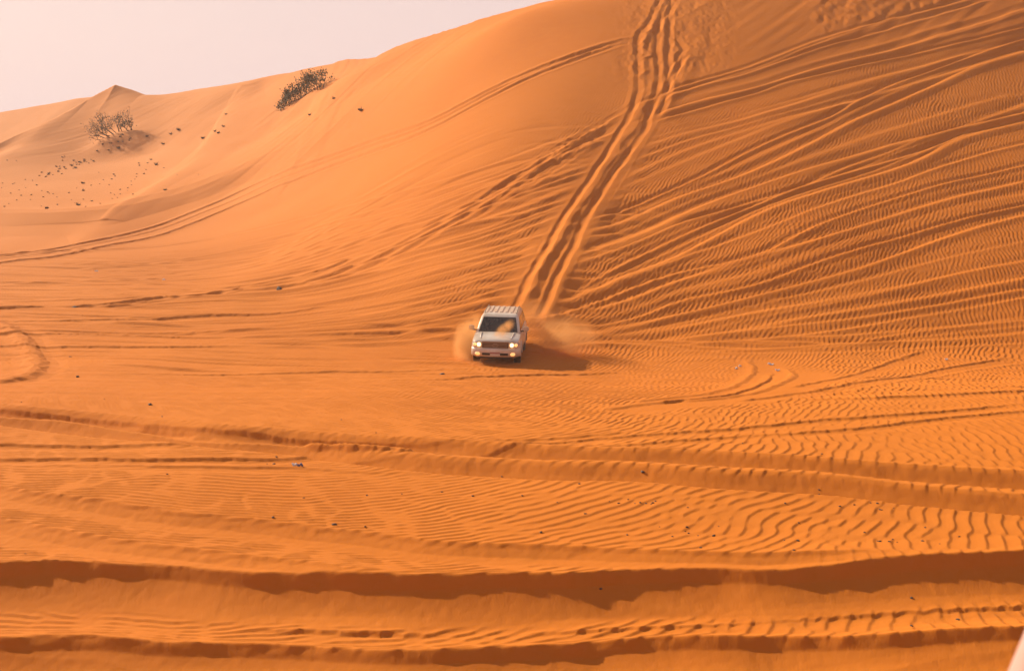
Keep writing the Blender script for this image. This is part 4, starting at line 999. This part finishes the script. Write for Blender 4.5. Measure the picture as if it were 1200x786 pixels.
# ================================================================== dust thrown up by the wheels
def dust(name, label, loc, rad, density, color, seed, rot=(0, 0, 0), nscale=1.6):
    bm = bmesh.new(); bmesh.ops.create_icosphere(bm, subdivisions=4, radius=1.0)
    for v in bm.verts:
        p = v.co; k = .86 + .14 * math.sin(p.x*4 + seed) * math.cos(p.y*3.3 + p.z*4.1 + seed); v.co = Vector((p.x*rad[0]*k, p.y*rad[1]*k, max(p.z, -.6)*rad[2]*k))
    me = bpy.data.meshes.new(name); bm.to_mesh(me); bm.free()
    m = bpy.data.materials.new(name); m.use_nodes = True; nt = m.node_tree; N, L = nt.nodes, nt.links
    N.remove(N['Principled BSDF']); out = N['Material Output']; v = N.new('ShaderNodeVolumePrincipled'); L.new(v.outputs[0], out.inputs['Volume'])
    v.inputs['Color'].default_value = (*color, 1); v.inputs['Anisotropy'].default_value = .1
    tc = N.new('ShaderNodeTexCoord'); mp = N.new('ShaderNodeMapping'); mp.inputs['Scale'].default_value = (1/rad[0], 1/rad[1], 1/rad[2]); L.new(tc.outputs['Object'], mp.inputs[0])
    ln = N.new('ShaderNodeVectorMath'); ln.operation = 'LENGTH'; L.new(mp.outputs[0], ln.inputs[0])
    fall = N.new('ShaderNodeMapRange'); fall.interpolation_type = 'SMOOTHSTEP'; fall.inputs[1].default_value = .15; fall.inputs[2].default_value = .80; fall.inputs[3].default_value = 1; fall.inputs[4].default_value = 0; L.new(ln.outputs['Value'], fall.inputs[0])
    mp2 = N.new('ShaderNodeMapping'); mp2.inputs['Location'].default_value = (seed, seed*2, 0); L.new(tc.outputs['Object'], mp2.inputs[0])
    no = N.new('ShaderNodeTexNoise'); no.inputs['Scale'].default_value = nscale; no.inputs['Detail'].default_value = 4; no.inputs['Roughness'].default_value = .6; L.new(mp2.outputs[0], no.inputs['Vector'])
    nr = N.new('ShaderNodeMapRange'); nr.inputs[1].default_value = .36; nr.inputs[2].default_value = .66; L.new(no.outputs['Fac'], nr.inputs[0])
    mu = N.new('ShaderNodeMath'); mu.operation = 'MULTIPLY'; L.new(fall.outputs[0], mu.inputs[0]); L.new(nr.outputs[0], mu.inputs[1])
    m2 = N.new('ShaderNodeMath'); m2.operation = 'MULTIPLY'; m2.inputs[1].default_value = density; L.new(mu.outputs[0], m2.inputs[0]); L.new(m2.outputs[0], v.inputs['Density'])
    o = link(name, me, m); o.location = loc; o.rotation_euler = rot; o['kind'] = 'stuff'; o['label'] = label; o['category'] = 'dust'
    return o
DUSTC = (.90, .46, .17)
c_, s_n = math.cos(YAW), math.sin(YAW)
def cpos(x, y, z): return (CX + x*c_ - y*s_n, CY + x*s_n + y*c_, car.location[2] + z)
dust('wheel_dust', 'orange sand spray thrown up beside the front wheel at the left of the car', cpos(-1.25, -.9, .6), (.95, 1.9, 1.5), 5.0, DUSTC, 1.3, nscale=2.4)
dust('rear_wheel_dust', 'orange dust curling up behind the rear wheel at the left of the car', cpos(-1.15, 1.6, .7), (.8, 1.4, 1.3), 2.4, DUSTC, 3.6, nscale=2.2)
dust('trailing_dust', 'thin orange dust hanging over the sand to the right behind the car', cpos(2.6, .9, .55), (2.4, 2.0, 1.5), 1.5, DUSTC, 4.1, nscale=1.5)
dust('track_dust', 'faint orange dust drifting over the ruts behind the car', cpos(1.2, 5.0, .8), (2.0, 3.0, 1.4), .35, DUSTC, 7.7, nscale=.9)
dust('bonnet_dust', 'streak of orange dust blowing over the bonnet and windscreen of the car', cpos(.32, -1.75, 1.38), (.36, .7, .85), 4.5, DUSTC, 2.9, rot=(math.radians(-35), math.radians(48), 0), nscale=3.2)
dust('underbody_dust', 'low sand spray under the front bumper of the car', cpos(-.3, -2.6, .12), (1.5, .6, .35), 1.6, (.85, .40, .14), 5.2, nscale=3.0)

# ------------------------------------------------------------------ pale haze of the desert air
bm = bmesh.new(); add_box(bm, -420, 420, -58, 600, -12, 60)
m = bpy.data.materials.new('haze_air'); m.use_nodes = True; nt = m.node_tree; nt.nodes.remove(nt.nodes['Principled BSDF'])
hv = nt.nodes.new('ShaderNodeVolumePrincipled'); hv.inputs['Color'].default_value = (1, .86, .82, 1); hv.inputs['Density'].default_value = .00042; hv.inputs['Anisotropy'].default_value = .2
nt.links.new(hv.outputs[0], nt.nodes['Material Output'].inputs['Volume'])
haze = obj('haze', bm, m); haze['kind'] = 'stuff'; haze['label'] = 'thin pale dusty haze in the desert air'
# ================================================================== the person standing at the camera's right, mostly outside the frame
skin = mat('skin', (.42, .22, .14), .5); robe_m = mat('pale_pink_cloth', (.80, .58, .52), .85); hair_m = mat('dark_hair', (.02, .013, .01), .6)
noise_color(robe_m, (.44, .285, .26), (.38, .20, .165), 9, 3, bump=.5, bscale=9, bdist=.01)
PX, PY = .845, 1.5
PZ = ground_z(PX, PY)
man = thing('person', 'person in a pale pink robe at the lower right corner, blurred sleeve in view', 'person', (PX, PY, PZ))
def build_person(root, H_):
    k = H_ / 1.75
    V = {}; E = []
    def v(n, x, y, z, r, par=None):
        V[n] = (len(V), (x*k, y*k, z*k), r*k)
        if par: E.append((V[par][0], V[n][0]))
    v('pelvis', 0, 0, .95, .135); v('waist', 0, .01, 1.10, .12, 'pelvis'); v('chest', 0, .01, 1.30, .14, 'waist'); v('neckb', 0, .0, 1.46, .07, 'chest'); v('neck', 0, -.0, 1.53, .052, 'neckb')
    v('chin', 0, .02, 1.585, .065, 'neck'); v('head', 0, .015, 1.65, .088, 'chin'); v('crown', 0, 0, 1.70, .07, 'head')
    for s, q in ((1, 'R'), (-1, 'L')):
        v('sh'+q, s*.17, 0, 1.42, .055, 'chest'); v('el'+q, s*.235, .0, 1.14, .042, 'sh'+q); v('wr'+q, s*.22, .15, .93, .028, 'el'+q); v('palm'+q, s*.21, .20, .87, .034, 'wr'+q)
        for i, (dx, L) in enumerate(((-.028, .075), (-.009, .085), (.010, .08), (.028, .062))):
            v('f%d'%i+q, s*(.21)+dx, .235, .825, .0095, 'palm'+q); v('g%d'%i+q, s*.21+dx*1.1, .245 , .825 - L*.5, .0085, 'f%d'%i+q); v('h%d'%i+q, s*.21+dx*1.1, .238, .825 - L, .0075, 'g%d'%i+q)
        v('t0'+q, s*.175, .215, .865, .011, 'palm'+q); v('t1'+q, s*.162, .24, .83, .009, 't0'+q)
        v('hip'+q, s*.095, 0, .90, .10, 'pelvis'); v('kn'+q, s*.105, .015, .50, .06, 'hip'+q); v('an'+q, s*.11, -.01, .09, .04, 'kn'+q); v('toe'+q, s*.12, .15, .035, .035, 'an'+q)
    me = bpy.data.meshes.new('body'); me.from_pydata([c for _, c, _ in V.values()], E, [])
    o = link('body', me, skin, root); md = o.modifiers.new('skin', 'SKIN'); md.use_smooth_shade = True
    for (i, c, r) in V.values(): me.skin_vertices[0].data[i].radius = (r, r)
    me.skin_vertices[0].data[0].use_root = True
    sb = o.modifiers.new('s', 'SUBSURF'); sb.levels = sb.render_levels = 2
    # robe: torso with flowing skirt, sleeves
    def oval(z, a, b, dx=0, n=28, fold=0):
        return [((dx + a*(1+fold*math.sin(7*t+z*3))*math.cos(t))*k, (b*(1+fold*math.cos(6*t+z))*math.sin(t))*k, z*k) for t in [j*2*math.pi/n for j in range(n)]]
    bm = bmesh.new()
    add_loft(bm, [oval(.04, .34, .27, fold=.07), oval(.35, .29, .23, fold=.05), oval(.75, .225, .175, fold=.025), oval(1.0, .19, .15), oval(1.2, .185, .145), oval(1.36, .20, .14), oval(1.44, .185, .12), oval(1.485, .12, .095), oval(1.52, .072, .075)])
    obj('robe', bm, robe_m, root, True)
    for s in (1, -1):
        bm = bmesh.new(); ps = [(s*.13, 0, 1.435), (s*.19, 0, 1.40), (s*.222, .0, 1.30), (s*.247, .005, 1.16), (s*.25, .05, 1.06), (s*.235, .13, .955)]
        add_tube(bm, [(x*k, y*k, z*k) for x, y, z in ps], [.065*k, .078*k, .078*k, .077*k, .078*k, .085*k], 18); obj('sleeve', bm, robe_m, root, True)
    # head: scarf over the hair
    bm = bmesh.new(); add_loft(bm, [oval(1.47, .16, .13), oval(1.54, .105, .11), oval(1.62, .10, .118), oval(1.70, .098, .112), oval(1.76, .065, .075), oval(1.785, .02, .02)])
    sc = obj('headscarf', bm, robe_m, root, True); sc.location = (0, -.022, 0)
    for s in (-1, 1):
        bm = bmesh.new(); bmesh.ops.create_uvsphere(bm, u_segments=12, v_segments=8, radius=.012*k); bmesh.ops.translate(bm, verts=bm.verts, vec=(s*.032*k, .098*k, 1.645*k)); obj('eye', bm, hair_m, root, True)
    bm = bmesh.new(); add_tube(bm, [(0, .10*k, 1.65*k), (0, .122*k, 1.61*k), (0, .10*k, 1.60*k)], [.008, .014, .01], 8); obj('nose', bm, skin, root, True)
build_person(man, (10.53 - PZ) / 1.478 * 1.75)
print('person ground', PZ)
